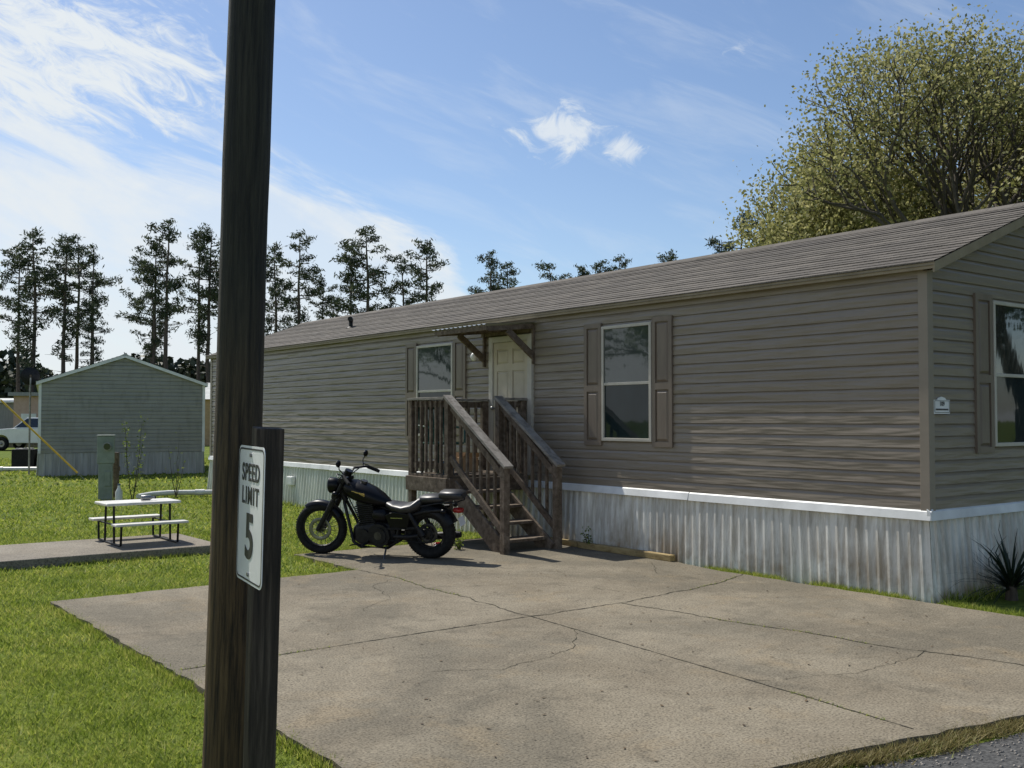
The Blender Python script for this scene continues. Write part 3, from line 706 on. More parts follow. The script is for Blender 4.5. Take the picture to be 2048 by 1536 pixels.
for s in (-1,1):
    m=MB(); m.cyl((.945,s*.325,1.047),(.83,s*.42,.97),.022,12); m.done('grip',m_rubber,HB)
    m=MB(); m.path([(.97,s*.30,1.05),(1.02,s*.35,1.08),(.97,s*.41,1.05)],[.008,.007,.006],7); m.done('brake_lever',m_dsteel,HB)
    m=MB(); m.path([(.97,s*.27,1.06),(1.0,s*.32,1.13),(.98,s*.35,1.18)],.007,7); m.done('mirror_stalk',m_blackm,HB)
    m=MB(); m.loft([(-.012,0,.035,.025,.025),(0,0,.062,.043,.043),(.012,0,.05,.035,.035)],18); m.xf(Matrix.Translation((.975,s*.37,1.205))); m.done('mirror',m_black,HB)
    m=MB(); m.cyl((1.14,s*.10,.80),(1.14,s*.19,.80),.008,8); m.sphere((1.14,s*.20,.80),.032,sc=(1.2,1,1)); m.done('turn_signal',m_black,BK)
m=MB(); m.cyl((1.06,0,1.0),(1.03,0,1.06),.05,18); m.done('speedometer',m_black,BK)
m=MB()
m.path([(1.17,0,.86),(1.13,0,.74),(1.10,0,.68)],.036,12)
m.path([(1.12,0,.78),(.80,0,.70),(.55,0,.58),(.30,0,.52)],.03,10)
for s in (-1,1):
    m.path([(1.11,s*.03,.68),(1.02,s*.10,.42),(.96,s*.13,.20),(.86,s*.14,.145),(.50,s*.14,.145),(.38,s*.13,.22),(.36,s*.12,.42),(.30,s*.11,.52),(.0,s*.12,.60),(-.22,s*.12,.62)],.02,10)
    m.path([(.42,s*.12,.28),(.2,s*.135,.29),(.0,s*.13,RW)],[.03,.026,.022],10)
    m.cyl((.05,s*.155,.34),(.20,s*.155,.58),.027,12); m.cyl((.03,s*.155,.31),(.07,s*.155,.38),.038,12)
m.done('chassis',m_blackm,BK)
m=MB()
m.loft([(.42,.30,.10,.12,.12),(.48,.30,.13,.17,.16),(.70,.30,.15,.18,.16),(.90,.29,.14,.15,.14),(.98,.28,.09,.10,.09)],20,pw=.7)
m.cyl((.60,.12,.30),(.60,.18,.30),.14,26); m.cyl((.60,.175,.30),(.60,.195,.30),.10,24); m.cyl((.82,.11,.28),(.82,.17,.28),.09,22)
m.cyl((.80,-.17,.28),(.80,-.11,.28),.09,22)
EN=m.done('engine',m_blackm,BK,bevel=.004)
m=MB(); M_=Matrix.Translation((.77,0,.40))@Matrix.Rotation(R(8),4,'Y')
for i in range(10):
    z=.02+i*.025; m.bx(-.125,.125,-.13,.13,z,z+.011)
m.bx(-.10,.10,-.10,.10,0,.26); m.bx(-.10,.10,-.11,.11,.26,.31); m.bx(-.06,.06,-.07,.07,.31,.345)
m.xf(M_); m.done('cylinder_fins',m_blackm,EN,bevel=.003)
m=MB(); m.cyl((.60,.195,.30),(.60,.201,.30),.05,20); m.done('clutch_badge',m_dsteel,EN)
m=MB(); m.loft([(.50,.52,.03,.05,.05,.09),(.53,.52,.06,.09,.08,.1),(.66,.53,.06,.09,.08,.1),(.69,.53,.04,.05,.05,.1)],16); m.done('air_cleaner',m_black,BK)
m=MB(); m.path([(.87,-.06,.60),(.95,-.12,.50),(.93,-.16,.28),(.78,-.18,.17),(.45,-.19,.18)],.022,12); m.path([(.45,-.19,.18),(.38,-.19,.19),(-.25,-.19,.25),(-.32,-.19,.255)],[.024,.045,.048,.035],16); m.done('exhaust_pipe',m_blackm,BK)
m=MB(); m.loft([(.49,.665,.03,.03,.03),(.53,.675,.08,.05,.05),(.61,.705,.13,.085,.085),(.72,.745,.165,.115,.11),(.84,.785,.175,.13,.125),(.95,.82,.16,.125,.13),(1.05,.85,.125,.095,.115),(1.11,.86,.07,.055,.07),(1.13,.86,.02,.02,.02)],30,pw=.9)
TK=m.done('fuel_tank',m_black,BK)
m=MB(); m.cyl((.84,0,.905),(.83,0,.935),.042,20); m.done('fuel_cap',m_dsteel,TK)
m=MB()
for i in range(3):
    m.beam((.76,.1715-.001*i,.80-.013*i),(.93-.04*i,.1665,.835-.012*i),.008,.008,up=(0,1,0))
m.done('emblem',m_gold,TK)
m=MB(); m.loft([(.56,.665,.05,.02,.03),(.52,.66,.10,.035,.05),(.42,.635,.15,.04,.07),(.30,.62,.18,.04,.07),(.18,.635,.185,.055,.08),(.09,.675,.16,.08,.08),(.05,.70,.10,.06,.06)],22,pw=.75); m.done('saddle',m_leather,BK)
m=MB(); m.loft([(.10,.73,.07,.03,.03),(.05,.735,.12,.045,.06),(-.08,.745,.14,.045,.06),(-.20,.745,.12,.04,.05),(-.25,.74,.06,.02,.03)],22,pw=.75); m.done('passenger_seat',m_leather,BK)
m=MB(); m.loft([(-.16,.78,.08,.03,.03),(-.19,.79,.12,.05,.05),(-.36,.79,.13,.052,.05),(-.44,.785,.12,.045,.045),(-.46,.78,.08,.03,.03)],22,pw=.6); m.done('tail_bag',m_leather,BK)
m=MB()
for s in (-1,1): m.path([(.05,s*.13,.66),(-.15,s*.13,.70),(-.42,s*.11,.725)],.009,8)
m.path([(-.42,-.11,.725),(-.46,0,.73),(-.42,.11,.725)],.009,8); m.done('rear_rack',m_blackm,BK)
m=MB(); m.loft([(-.32,.60,.03,.03,.03),(-.38,.60,.05,.035,.035),(-.43,.60,.045,.03,.03)],16); m.done('tail_light',m_red,BK)
m=MB(); m.beam((-.40,-.0,.52),(-.43,0,.42),.17,.004,up=(1,0,0)); m.done('licence_plate',m_signw,BK,bevel=.002)
for s in (-1,1):
    m=MB(); m.cyl((-.26,s*.10,.62),(-.26,s*.18,.62),.008,8); m.sphere((-.26,s*.195,.62),.03,sc=(1.2,1,1)); m.done('turn_signal',m_black,BK)
for s in (-1,1):
    m=MB()
    y0,y1=s*.115,s*.17
    pr=[(.20,.36),(.46,.38),(.54,.56),(.40,.61),(.14,.58)]
    ce=(.36,.50)
    k=len(pr); m.add([(x,y0,z) for x,z in pr]+[(ce[0]+(x-ce[0])*.82,y1,ce[1]+(z-ce[1])*.82) for x,z in pr],[tuple(range(k)),tuple(range(k,2*k))]+[(i,(i+1)%k,k+(i+1)%k,k+i) for i in range(k)])
    m.done('side_cover',m_black,BK,bevel=.006)
m=MB(); m.bx(.28,.43,.1705,.173,.515,.524); m.done('side_emblem',m_chrome,BK)
m=MB(); m.beam((.58,.16,.38),(0,.16,.41),.02,.025); m.beam((.58,.16,.24),(0,.16,.235),.02,.006); m.torus((0,.16,RW),(0,1,0),.09,.012,30,6); m.done('drive_belt',m_rubber,BK)
m=MB(); m.path([(.52,.14,.16),(.50,.26,.06),(.49,.30,-.03)],.012,8); m.beam((.47,.30,-.03),(.53,.30,-.03),.04,.008); m.done('side_stand',m_dsteel,BK)
for s in (-1,1):
    m=MB(); m.cyl((.78,s*.14,.19),(.78,s*.27,.20),.015,10); m.path([(.78,s*.15,.18),(.94,s*.19,.18),(.96,s*.24,.18)],.008,8); m.done('foot_peg',m_rubber,BK)
for cpts in ([(1.08,.06,1.02),(1.14,.10,.94),(1.05,.08,.80),(.9,.05,.72)],[(.98,-.2,1.06),(1.12,-.12,.95),(1.25,-.09,.7),(1.4,-.07,.42)],[(.98,.2,1.06),(1.12,.12,.97),(1.0,.08,.70),(.85,.1,.42)]):
    m=MB(); m.path(cpts,.007,7); m.done('cable',m_rubber,BK)

# ------------------------------------------------------------ utility pole + speed sign
UP=empty('utility_pole','tall dark weathered wooden utility pole in the grass','utility pole',(-1.325,4.82,0),(0,R(1.35),0))
m=MB(); pts=[];rad=[]
for i in range(40):
    z=-.2+9.4*i/39; pts.append((.003*math.sin(z*1.7),.003*math.cos(z*1.1),z)); rad.append(.114-.002*z+.0022*math.sin(z*2.3)+random.uniform(-.0012,.0012))
m.path(pts,rad,28); m.done('pole_shaft',m_pole,UP)
yaw=R(-151.6)
nx,ny=math.cos(yaw),math.sin(yaw)
SG=empty('speed_limit_sign','white speed limit 5 sign on a dark wooden post','road sign',(-1.112,4.545,-.012),(R(.0),R(1.1),0))
def SP(r_,d_,z):
    rx,ry=-ny,nx
    return (r_*rx+d_*nx, r_*ry+d_*ny, z)
m=MB(); m.hexa([SP(-.045,-.062,-.1),SP(.045,-.062,-.1),SP(.045,.062,-.1),SP(-.045,.062,-.1),SP(-.045,-.062,1.695),SP(.045,-.062,1.69),SP(.045,.062,1.69),SP(-.045,.062,1.70)])
m.done('post',m_post,SG,bevel=.006)
def rrect(w,h,r,n=8):
    out=[]
    for cx_,cy_,a in ((w/2-r,h/2-r,0),(-w/2+r,h/2-r,90),(-w/2+r,-h/2+r,180),(w/2-r,-h/2+r,270)):
        for i in range(n+1): q=R(a+90*i/n); out.append((cx_+r*math.cos(q),cy_+r*math.sin(q)))
    return out
zc=1.312; W_,H_=.445,.60
m=MB(); o1=rrect(W_,H_,.04); k=len(o1)
m.add([SP(x,.068,zc+y) for x,y in o1]+[SP(x,.0705,zc+y) for x,y in o1],[tuple(range(k)),tuple(range(k,2*k))]+[(i,(i+1)%k,k+(i+1)%k,k+i) for i in range(k)])
PL=m.done('sign_plate',m_signw,SG)
m=MB(); oa=rrect(W_-.02,H_-.02,.032); ob=rrect(W_-.035,H_-.035,.026)
m.add([SP(x,.0718,zc+y) for x,y in oa]+[SP(x,.0718,zc+y) for x,y in ob],[(i,(i+1)%k,k+(i+1)%k,k+i) for i in range(k)]); m.done('sign_border',m_signb,PL)
ex=Vector(SP(1,0,0));ez=Vector((0,0,1));en=Vector(SP(0,1,0))
def signM(z,d=.0725):
    o=Vector(SP(0,d,z)); M=Matrix.Identity(4)
    for i in range(3): M[i][0]=ex[i];M[i][1]=ez[i];M[i][2]=en[i];M[i][3]=o[i]
    return M
text_mesh('lettering_speed','SPEED',.108,m_signb,PL,signM(zc+.180),.95,.002,1.12)
text_mesh('lettering_limit','LIMIT',.108,m_signb,PL,signM(zc+.078),.95,.002,1.22)
text_mesh('lettering_five','5',.27,m_signb,PL,signM(zc-.105),1.1,.007)
for z in (zc+.26,zc-.26):
    m=MB(); m.cyl(SP(0,.0705,z),SP(0,.078,z),.009,10); m.done('bolt',m_steel,PL)

# ------------------------------------------------------------ yard objects
PT=lgroup('picnic_table','small white picnic table with two benches on the patio','picnic table',-4.72,8.42,.11)
m=MB(); m.bx(-.48,.48,-.27,.27,.50,.535); m.done('table_top',m_plastic_w,PT,bevel=.01)
for y in (-.50,.50):
    m=MB(); m.bx(-.46,.46,y-.11,y+.11,.265,.295); m.done('bench',m_plastic_w,PT,bevel=.008)
for x in (-.36,.36):
    m=MB()
    m.path([(x,-.17,.5),(x,-.20,.02)],.015,8);m.path([(x,.17,.5),(x,.20,.02)],.015,8)
    m.path([(x,-.50,.265),(x,-.48,.02),(x,-.40,.013),(x,.40,.013),(x,.48,.02),(x,.50,.265)],.015,8); m.path([(x,-.5,.255),(x,.5,.255)],.011,8)
    m.done('leg',m_blackm,PT)
cup=lgroup('water_bottle','small clear grey bottle lying on the picnic table','bottle',-4.62,8.35,.645)
m=MB(); m.path([(-.09,0,.04),(-.08,0,.04),(.03,0,.04),(.06,0,.04),(.09,0,.04)],[.02,.035,.035,.015,.015],12); m.done('bottle_body',m_steel,cup)
m=MB(); m.cyl((.09,0,.04),(.11,0,.04),.017,10); m.done('cap',m_blackm,cup)
MP=empty('meter_pedestal','green grey electric meter pedestal standing in the lawn','electric meter',(-8.62,21.8,0),(0,0,R(18)))
m=MB(); m.bx(-.14,.14,-.09,.09,0,.78); m.bx(-.02,.10,-.115,-.091,.3,.62); m.done('pedestal_base',m_green_metal,MP,bevel=.01)
m=MB(); m.bx(-.17,.17,-.10,.12,.781,1.36); m.bx(-.18,.18,-.12,.13,1.361,1.385); m.done('meter_box',m_green_metal,MP,bevel=.012)
m=MB(); m.cyl((.03,-.10,1.14),(.03,-.16,1.14),.085,20); M1=m.done('meter',m_steel,MP); m=MB(); m.cyl((.03,-.16,1.14),(.03,-.18,1.14),.07,20); m.done('meter_glass',m_glass,M1)
WP=empty('wooden_stake','old wooden stake beside the meter pedestal','stake',(-8.55,22.2,0))
m=MB(); m.bx(-.05,.05,-.05,.05,0,1.0); m.bx(-.08,.08,-.02,.02,.6,.7); m.done('stake_body',m_wood,WP,bevel=.01)
PV=empty('pvc_pipe','white plastic drain pipe lying on the lawn','pipe',(-7.9,22.6,0),(0,0,R(8)))
m=MB(); m.path([(-.2,-.5,.06),(.0,-.1,.08),(.35,0,.10),(2.4,.1,.10)],.055,12); m.cyl((.9,.03,.1),(1.1,.04,.1),.068,12); m.done('pipe_run',m_pvc,PV)
def leafcards(centers,size,asp=.55):
    N=len(centers); u=rng.normal(size=(N,3)); u/=np.linalg.norm(u,axis=1)[:,None]; w=rng.normal(size=(N,3)); v=np.cross(u,w); v/=np.linalg.norm(v,axis=1)[:,None]
    s=rng.uniform(.6,1.3,N)[:,None]*size
    return np.stack([centers-u*s*.5,centers+v*s*asp*.5,centers+u*s*.5,centers-v*s*asp*.5],1).reshape(-1,3)
def card_obj(name,C,size,mat,parent,asp=.55):
    P=leafcards(C,size,asp); me=fastmesh(name,P,np.arange(len(P)).reshape(-1,4),[mat]); o=bpy.data.objects.new(name,me); col.objects.link(o); o.parent=parent; return o
for (X,Y,h,gr,lab) in ((-7.75,21.0,1.6,1,'thin leafy sapling beside the meter pedestal'),(-7.35,22.5,1.3,0,'nearly bare young sapling in the lawn')):
    S=empty('sapling',lab,'sapling',(X,Y,0)); m=MB(); C=[]
    for i in range(4 if gr else 4):
        a=random.uniform(0,6.28); l=h*random.uniform(.55,1.05); p=[(0,0,0)]; 
        for k in range(1,6):
            t=k/5; p.append((.24*t*math.cos(a)*(1-.3*t)+random.uniform(-.02,.02),.24*t*math.sin(a)+random.uniform(-.02,.02),l*t))
        m.path(p,[.011,.009,.008,.006,.004,.003],5)
        for q in p[1:]:
            for _ in range(13 if gr else 2): C.append((q[0]+random.gauss(0,.05),q[1]+random.gauss(0,.05),q[2]+random.gauss(0,.08)))
    m.done('stem',m_bark2,S); card_obj('leaves',np.array(C),.055,m_leafg,S)
bt=empty('garden_bottle','white plastic bottle standing in the grass','bottle',(-7.95,20.8,0)); m=MB(); m.path([(0,0,0),(0,0,.25),(0,0,.33),(0,0,.38)],[.07,.07,.03,.025],12); m.done('bottle_body',m_pvc,bt); m=MB(); m.cyl((0,0,.38),(0,0,.41),.03,10); m.done('cap',m_blue,bt)
def weed(lx,ly,h,n_,lab,mat=m_leafg):
    S=lgroup('weed_plant',lab,'weed',lx,ly,PZ); m=MB(); C=[]
    for i in range(n_):
        a=random.uniform(0,6.28); r=random.uniform(.05,.2)*h*2; tip=(r*math.cos(a),r*math.sin(a),h*random.uniform(.5,1))
        m.path([(0,0,0),(tip[0]*.4,tip[1]*.4,tip[2]*.6),tip],[.005,.004,.002],5)
        for t in (.5,.7,.85,1):
            for _ in range(4): C.append((tip[0]*t+random.gauss(0,.025),tip[1]*t+random.gauss(0,.025),tip[2]*t+random.gauss(0,.03)))
    m.done('stem',m_bark2,S); card_obj('leaves',np.array(C),.04,mat,S)
weed(-.20,4.62,.26,4,'leafy weed growing against the skirting'); weed(-1.6,6.75,.22,8,'weed clump beneath the porch landing')
weed(-1.55,5.6,.14,7,'low weed clump beside the stair stringer')
for lx,ly,c_,lab in ((-1.62,5.95,m_red,'crushed red drink can by the stairs'),(-1.75,5.75,m_blue,'small blue can by the stairs')):
    S=lgroup('drink_can',lab,'can',lx,ly,PZ); m=MB(); m.path([(-.06,0,.033),(-.052,0,.033),(.052,0,.033),(.06,0,.033)],[.026,.033,.033,.026],14); m.done('can_body',c_,S); m=MB(); m.cyl((.0602,0,.033),(.0625,0,.033),.024,12); m.done('can_lid',m_steel,S)
Yc=lgroup('yucca_plant','dark spiky yucca beside the gable wall','yucca',.70,-.42); 
vs=[];fs=[]
for i in range(130):
    a=random.uniform(0,6.28); el=random.uniform(R(5),R(72)); L=random.uniform(.5,.85); w=random.uniform(.009,.016)
    side=Vector((-math.sin(a),math.cos(a),0)); p=Vector((0,0,.10)); dd=el
    for k in range(6):
        ww=w*(1-.18*k) if k<5 else .001; vs+=[tuple(p+side*ww),tuple(p-side*ww)]
        if k: n_=len(vs); fs.append((n_-4,n_-3,n_-1,n_-2))
        p=p+Vector((math.cos(a)*math.cos(dd),math.sin(a)*math.cos(dd),math.sin(dd)))*L/5; dd-=R(8)
        p.z=max(p.z,.02); p.y=min(p.y,.30)
m=MB(); m.add(vs,fs); m.done('leaves',m_yucca,Yc); m=MB(); m.path([(0,0,0),(0,0,.2)],[.06,.04],10); m.done('stem',m_bark,Yc)

# ------------------------------------------------------------ second home
H2=empty('mobile_home','pale green grey mobile home with gable end and ribbed skirting','mobile home',(-14.16,30.7,0),(0,0,R(24.5)))
W2,L2,Z2=4.78,15,2.86; RS2=.35
Q=lambda a,d,z:(a,-d,z); Ql=lambda a,d,z:(-d,a,z); Qr=lambda a,d,z:(W2+d,a,z); Qb=lambda a,d,z:(a,L2+d,z)
lim2=lambda z:(max(0,(z-Z2)/RS2),min(W2,W2-(z-Z2)/RS2))
w=MB(); siding_face(w,Q,0,W2,.70,Z2+W2/2*RS2,lim2); w.done('gable_wall',m_siding2,H2)
for P in (Ql,Qr): w=MB(); siding_face(w,P,0,L2,.70,Z2); w.done('side_wall',m_siding2,H2)
w=MB(); siding_face(w,Qb,0,W2,.70,Z2+W2/2*RS2,lim2); w.done('gable_wall',m_siding2,H2)
m_skirt2=pm('aged_skirting_green',(.29,.29,.26),(.42,.42,.39),2,.6,.1,stretch=(5,5,.6))
k=MB(); skirting(k,Q,0,W2,.69,.02,.2);skirting(k,Ql,0,L2,.69,.02,.2);skirting(k,Qr,0,L2,.69,.02,.2);skirting(k,Qb,0,W2,.69,.02,.2); k.done('skirting',m_skirt2,H2)
m_roof2=pm('light_metal_roof',(.40,.42,.40),(.55,.57,.54),3,.5,.1)
roof(H2,L2,W2,Z2,RS2,.10,.12,m_roof2,m_white,fh=.1)
for x in (-.02,W2-.06):
    c=MB(); c.bx(x,x+.08,-.035,-.022,.69,Z2); c.done('corner_trim',m_white,H2)
DS=empty('satellite_dish','dark satellite dish on a pole beside the pale home','satellite dish',(-14.95,31.8,0))
m=MB(); m.path([(0,0,0),(0,0,3.0)],.03,8); m.done('mast',m_steel,DS)
m=MB(); m.loft([(-.02,3.05,.05,.05,.05),(0,3.05,.18,.18,.18),(.05,3.05,.28,.28,.28)],20,caps=False); m.xf(Matrix.Rotation(R(120),4,'Z')); m.done('dish',m_blackm,DS)
AC=empty('air_conditioner','dark grey outdoor air conditioning unit beside the pale home','air conditioner',(-16.6,35.0,0),(0,0,R(15)))
m=MB(); m.bx(-.35,.35,-.35,.35,.04,.70)
for i in range(12): m.bx(-.36,.36,-.36,-.352,.1+i*.048,.12+i*.048)
m.done('casing',m_blackm,AC,bevel=.02); m=MB(); m.torus((0,0,.72),(0,0,1),.27,.015,24,6); m.cyl((0,0,.70),(0,0,.74),.06,12); m.bx(-.3,.3,-.01,.01,.715,.725); m.bx(-.01,.01,-.3,.3,.726,.735); m.done('fan_grille',m_steel,AC)
PV=empty('pvc_pipe','long white pipe on the grass by the air conditioner','pipe',(-15.6,33.6,0),(0,0,R(5)))
m=MB(); m.path([(-4,0,.09),(1.0,0,.09),(1.2,0,.12),(1.25,0,.4)],.07,12); m.cyl((-1.2,0,.09),(-1.0,0,.09),.085,12); m.done('pipe_run',m_pvc,PV)
GW=empty('guy_wire','steel guy wire with a yellow plastic guard','guy wire',(-12.0,28.9,0))
a0=Vector((0,0,0)); a1=Vector((-8.6,0,8.05)); dr=(a1-a0).normalized()
m=MB(); m.cyl(a0,a1,.008,6); m.done('wire',m_steel,GW)
m=MB(); m.cyl(a0+dr*.3,a0+dr*3.3,.026,10); m.done('guard',m_yellow,GW)
U2=empty('utility_pole','plain wooden utility pole holding the guy wire','utility pole',(-20.7,28.9,0))
m=MB(); m.path([(0,0,-.1),(0,0,4),(0,0,8.6)],[.14,.125,.10],16); m.done('pole_shaft',m_pole,U2); m=MB(); m.bx(-.05,.05,-.9,.9,8.0,8.1); m.done('crossarm',m_wood,U2)
B=empty('pink_building','low pinkish stucco building with flat roof and white door','building',(-35.0,72,0),(0,0,R(12)))
m=MB(); m.bx(0,12,0,8,0,3.35); m.done('wall',m_pink,B); m=MB(); m.bx(-.3,12.3,-.35,8.3,3.351,3.6); m.done('roof',m_greyb,B)
m=MB(); m.bx(.5,1.5,-.05,-.002,0,2.1); m.done('door',m_white,B); m=MB(); m.bx(3.6,4.9,-.05,-.002,1,2.2); m.done('window',m_carglass,B)
B=empty('metal_shed','grey ribbed metal shed with a low sloped roof','shed',(-44.0,74,0),(0,0,R(6)))
m=MB(); m.bx(0,8,0,8,0,2.9); m.done('wall',m_greyb,B); m=MB(); m.hexa([(-.2,-.3,2.902),(8.2,-.3,2.902),(8.2,8.3,3.3),(-.2,8.3,3.3),(-.2,-.3,3.0),(8.2,-.3,3.0),(8.2,8.3,3.4),(-.2,8.3,3.4)]); m.done('roof',m_tin,B); m=MB(); m.bx(2,4.8,-.06,-.002,0,2.3); m.done('door',m_blackm,B)
B=empty('tan_building','distant tan building with a pale roof','building',(-20.5,66,0),(0,0,R(20)))
m=MB(); m.bx(0,10,0,8,0,3.0); m.done('wall',m_cardboard,B); m=MB(); m.hexa([(-.3,-.3,3.0),(10.3,-.3,3.0),(10.3,8.3,3.0),(-.3,8.3,3.0),(-.3,3.9,4.2),(10.3,3.9,4.2),(10.3,4.1,4.2),(-.3,4.1,4.2)]); m.done('roof',m_roof2,B)
Fn=empty('board_fence','weathered low board fence beyond the lawn','fence',(-34,62,0),(0,0,R(3)))
m=MB()
for i in range(60): m.bx(i*.13-2,i*.13-1.885,0,.02,0,1.0+.03*math.sin(i*2.1))
m.done('fence_boards',m_wood,Fn)
for i in range(4):
    m=MB(); m.bx(-2+i*2.5,-1.9+i*2.5,.03,.12,0,1.05); m.done('post',m_wood,Fn)
TR=empty('pickup_truck','white pickup truck parked beyond the pale home','pickup truck',(-25.9,56.5,0),(0,0,R(176)))
def prof(mb,pts,y0,y1,mat=0):
    k=len(pts); 
    mb.add([(x,y0,z) for x,z in pts]+[(x,y1,z) for x,z in pts],[tuple(range(k)),tuple(range(k,2*k))]+[(i,(i+1)%k,k+(i+1)%k,k+i) for i in range(k)],mat)
def arch(cx,r,z0,n=10): return [(cx+r*math.cos(math.pi*i/n),z0+r*math.sin(math.pi*i/n)) for i in range(n+1)]
m=MB()
low=[(2.75,.45),(2.78,.95),(2.6,1.12),(1.2,1.22),(-2.75,1.22),(-2.78,.5)]+arch(-1.75,.44,.42)[::-1]+arch(1.75,.44,.42)[::-1]
prof(m,low,-.95,.95); 
m.hexa([(1.15,-.9,1.22),(-.75,-.9,1.22),(-.75,.9,1.22),(1.15,.9,1.22),(.45,-.72,1.80),(-.65,-.72,1.80),(-.65,.72,1.80),(.45,.72,1.80)])
m.done('body',m_carwhite,TR,bevel=.03)
for s in (-1,1):
    m=MB(); m.add([(1.0,s*.893,1.27),(-.68,s*.893,1.27),(-.6,s*.745,1.75),(.42,s*.745,1.75)],[(0,1,2,3)]); m.done('window',m_carglass,TR)
m=MB(); m.add([(1.10,-.82,1.28),(1.10,.82,1.28),(.52,.68,1.76),(.52,-.68,1.76)],[(0,1,2,3)]); m.done('windscreen',m_carglass,TR)
for x in (1.75,-1.75):
    for s in (-1,1):
        m=MB(); m.torus((0,0,0),(0,1,0),.27,.11,26,10,flat=1.1); Wt=m.done('wheel',m_rubber,TR,loc=(x,s*.86,.38)); m=MB(); m.cyl((0,-.07,0),(0,.07,0),.19,20); m.sphere((0,s*.08,0),.07); m.done('rim',m_steel,Wt)
for s in (-1,1): m=MB(); m.bx(2.70,2.80,s*.72-.18,s*.72+.18,.78,.96); m.done('headlight',m_lens,TR,bevel=.02)
m=MB(); m.bx(2.72,2.9,-.96,.96,.45,.66); m.done('bumper',m_steel,TR,bevel=.03); m=MB(); m.bx(2.74,2.80,-.5,.5,.72,.98); m.done('grille',m_blackm,TR)

# ------------------------------------------------------------ trees
def pine_meshes(seed,h=16.0,wide=1.0,bare=.45,nb=30):
    rr=random.Random(seed); m=MB(); cen=[]
    pts=[];rad=[]; bx,by=rr.uniform(-.4,.4),rr.uniform(-.4,.4)
    for i in range(9):
        t=i/8; pts.append((bx*math.sin(t*3)+rr.uniform(-.06,.06),by*math.sin(t*2.4)+rr.uniform(-.06,.06),h*t*.97)); rad.append(.20*(1-t)**.75+.02)
    m.path(pts,rad,7)
    def at(t):
        f=t*8; i=min(7,int(f)); return Vector(pts[i]).lerp(Vector(pts[i+1]),f-i)
    def tuft(q,s):
        n_=int(26*s/.4); v=rng.normal(size=(n_,3))*np.array([s,s,s*.55])*.6; cen.append(v+np.array(q))
    for i in range(nb):
        t=bare+(1-bare)*((i+rr.random())/nb); a=rr.uniform(0,6.28)
        f_=(t-bare)/(1-bare)
        pf=(.35+.65*min(1,f_*2.2)) if f_<.68 else max(.3,1-(f_-.68)*2.0)
        if rr.random()<.18: continue
        L=wide*rr.uniform(.4,1.3)*2.35*pf
        p0=at(t*.985); up=rr.uniform(.0,.45); D_=Vector((math.cos(a),math.sin(a),0)); mid=p0+D_*L*.5+Vector((0,0,L*up*.2)); p1=p0+D_*L+Vector((0,0,L*up))
        m.path([p0,mid,p1],[.045,.03,.012],4)
        ns=max(3,int(L*3.2*(.55 if f_<.3 else 1)))
        for k in range(ns):
            tt=.35+.65*(k+rr.random())/ns; base=(p0.lerp(mid,tt*2) if tt<.5 else mid.lerp(p1,tt*2-1))
            sd=rr.uniform(-1,1)*.65*(1.1-.5*tt)*min(1,L); q=base+Vector((-math.sin(a)*sd,math.cos(a)*sd,rr.uniform(-.03,.32)))
            if rr.random()<.4: m.path([base,q],[.016,.008],3,caps=False)
            tuft(q,rr.uniform(.24,.46))
    for k in range(7): tuft(at(.975)+Vector((rr.gauss(0,.3),rr.gauss(0,.3),rr.uniform(-.9,.35))),.32)
    for i in range(12):
        t=rr.uniform(.15,bare+.1); a=rr.uniform(0,6.28); p0=at(t); L=rr.uniform(.4,1.7); m.path([p0,p0+Vector((math.cos(a)*L,math.sin(a)*L,L*rr.uniform(-.1,.2)))],[.03,.008],3)
    return m,np.concatenate(cen)
def make_tree(name,label,cat,meshtr,meshcr,loc,rotz,sc,group):
    e=empty(name,label,cat,loc,(0,0,rotz),group); e.scale=sc
    for nm,me in (('trunk',meshtr),('crown',meshcr)):
        o=bpy.data.objects.new(nm,me); col.objects.link(o); o.parent=e
    return e
pv=[]
for sd,wd,br,nb in ((1,1.0,.42,38),(2,1.2,.5,36),(3,.8,.45,32),(4,1.05,.30,42),(5,.95,.55,28),(6,1.1,.46,32),(7,.9,.38,36)):
    m,C=pine_meshes(sd,16,wd,br,nb); o=m.done('trunk_src',m_bark); tm=o.data; bpy.data.objects.remove(o)
    P=leafcards(C,.36,.26); cm=fastmesh('pine_crown',P,np.arange(len(P)).reshape(-1,4),[m_needle]); pv.append((tm,cm))
pines=[(-41.5,80,14.8),(-39.4,82,15.4),(-37.2,79,16.9),(-36.0,84,17.4),(-34.9,80,16.4),(-33.1,81,15.9),(-31.6,77,10.8),(-29.6,83,14.4),(-28.0,80,16.6),(-26.5,79,17.5),(-24.9,81,16.9),(-23.6,80,17.2),(-22.6,83,16.0),
 (-18.7,80,15.9),(-16.5,79,16.6),(-15.2,83,13.6),(-12.5,81,15.2),(-11.2,79,17.1),(-8.9,80,15.0),(-6.7,79,16.1),(-1.6,80,15.2),(-.2,82,14.7),(2.8,80,14.3),(5.8,84,14.8),(7.0,81,14.6),(8.6,82,15.2),(12.9,80,15.1),(16.2,78,15.9),(17.9,80,18.4),(20.4,82,17.6),(23.5,84,16.9),(36,82,16.5)]
for i,(X,Y,h) in enumerate(pines):
    tm,cm=pv[(i*5+i//7)%7]; s=h/16
    make_tree('pine_tree','tall slender pine with bare lower trunk and ragged crown','pine tree',tm,cm,(X,Y,0),i*1.7,(s*(.80+.25*((i*7)%5)/5),)*2+(s,),'row of tall pines behind the homes')
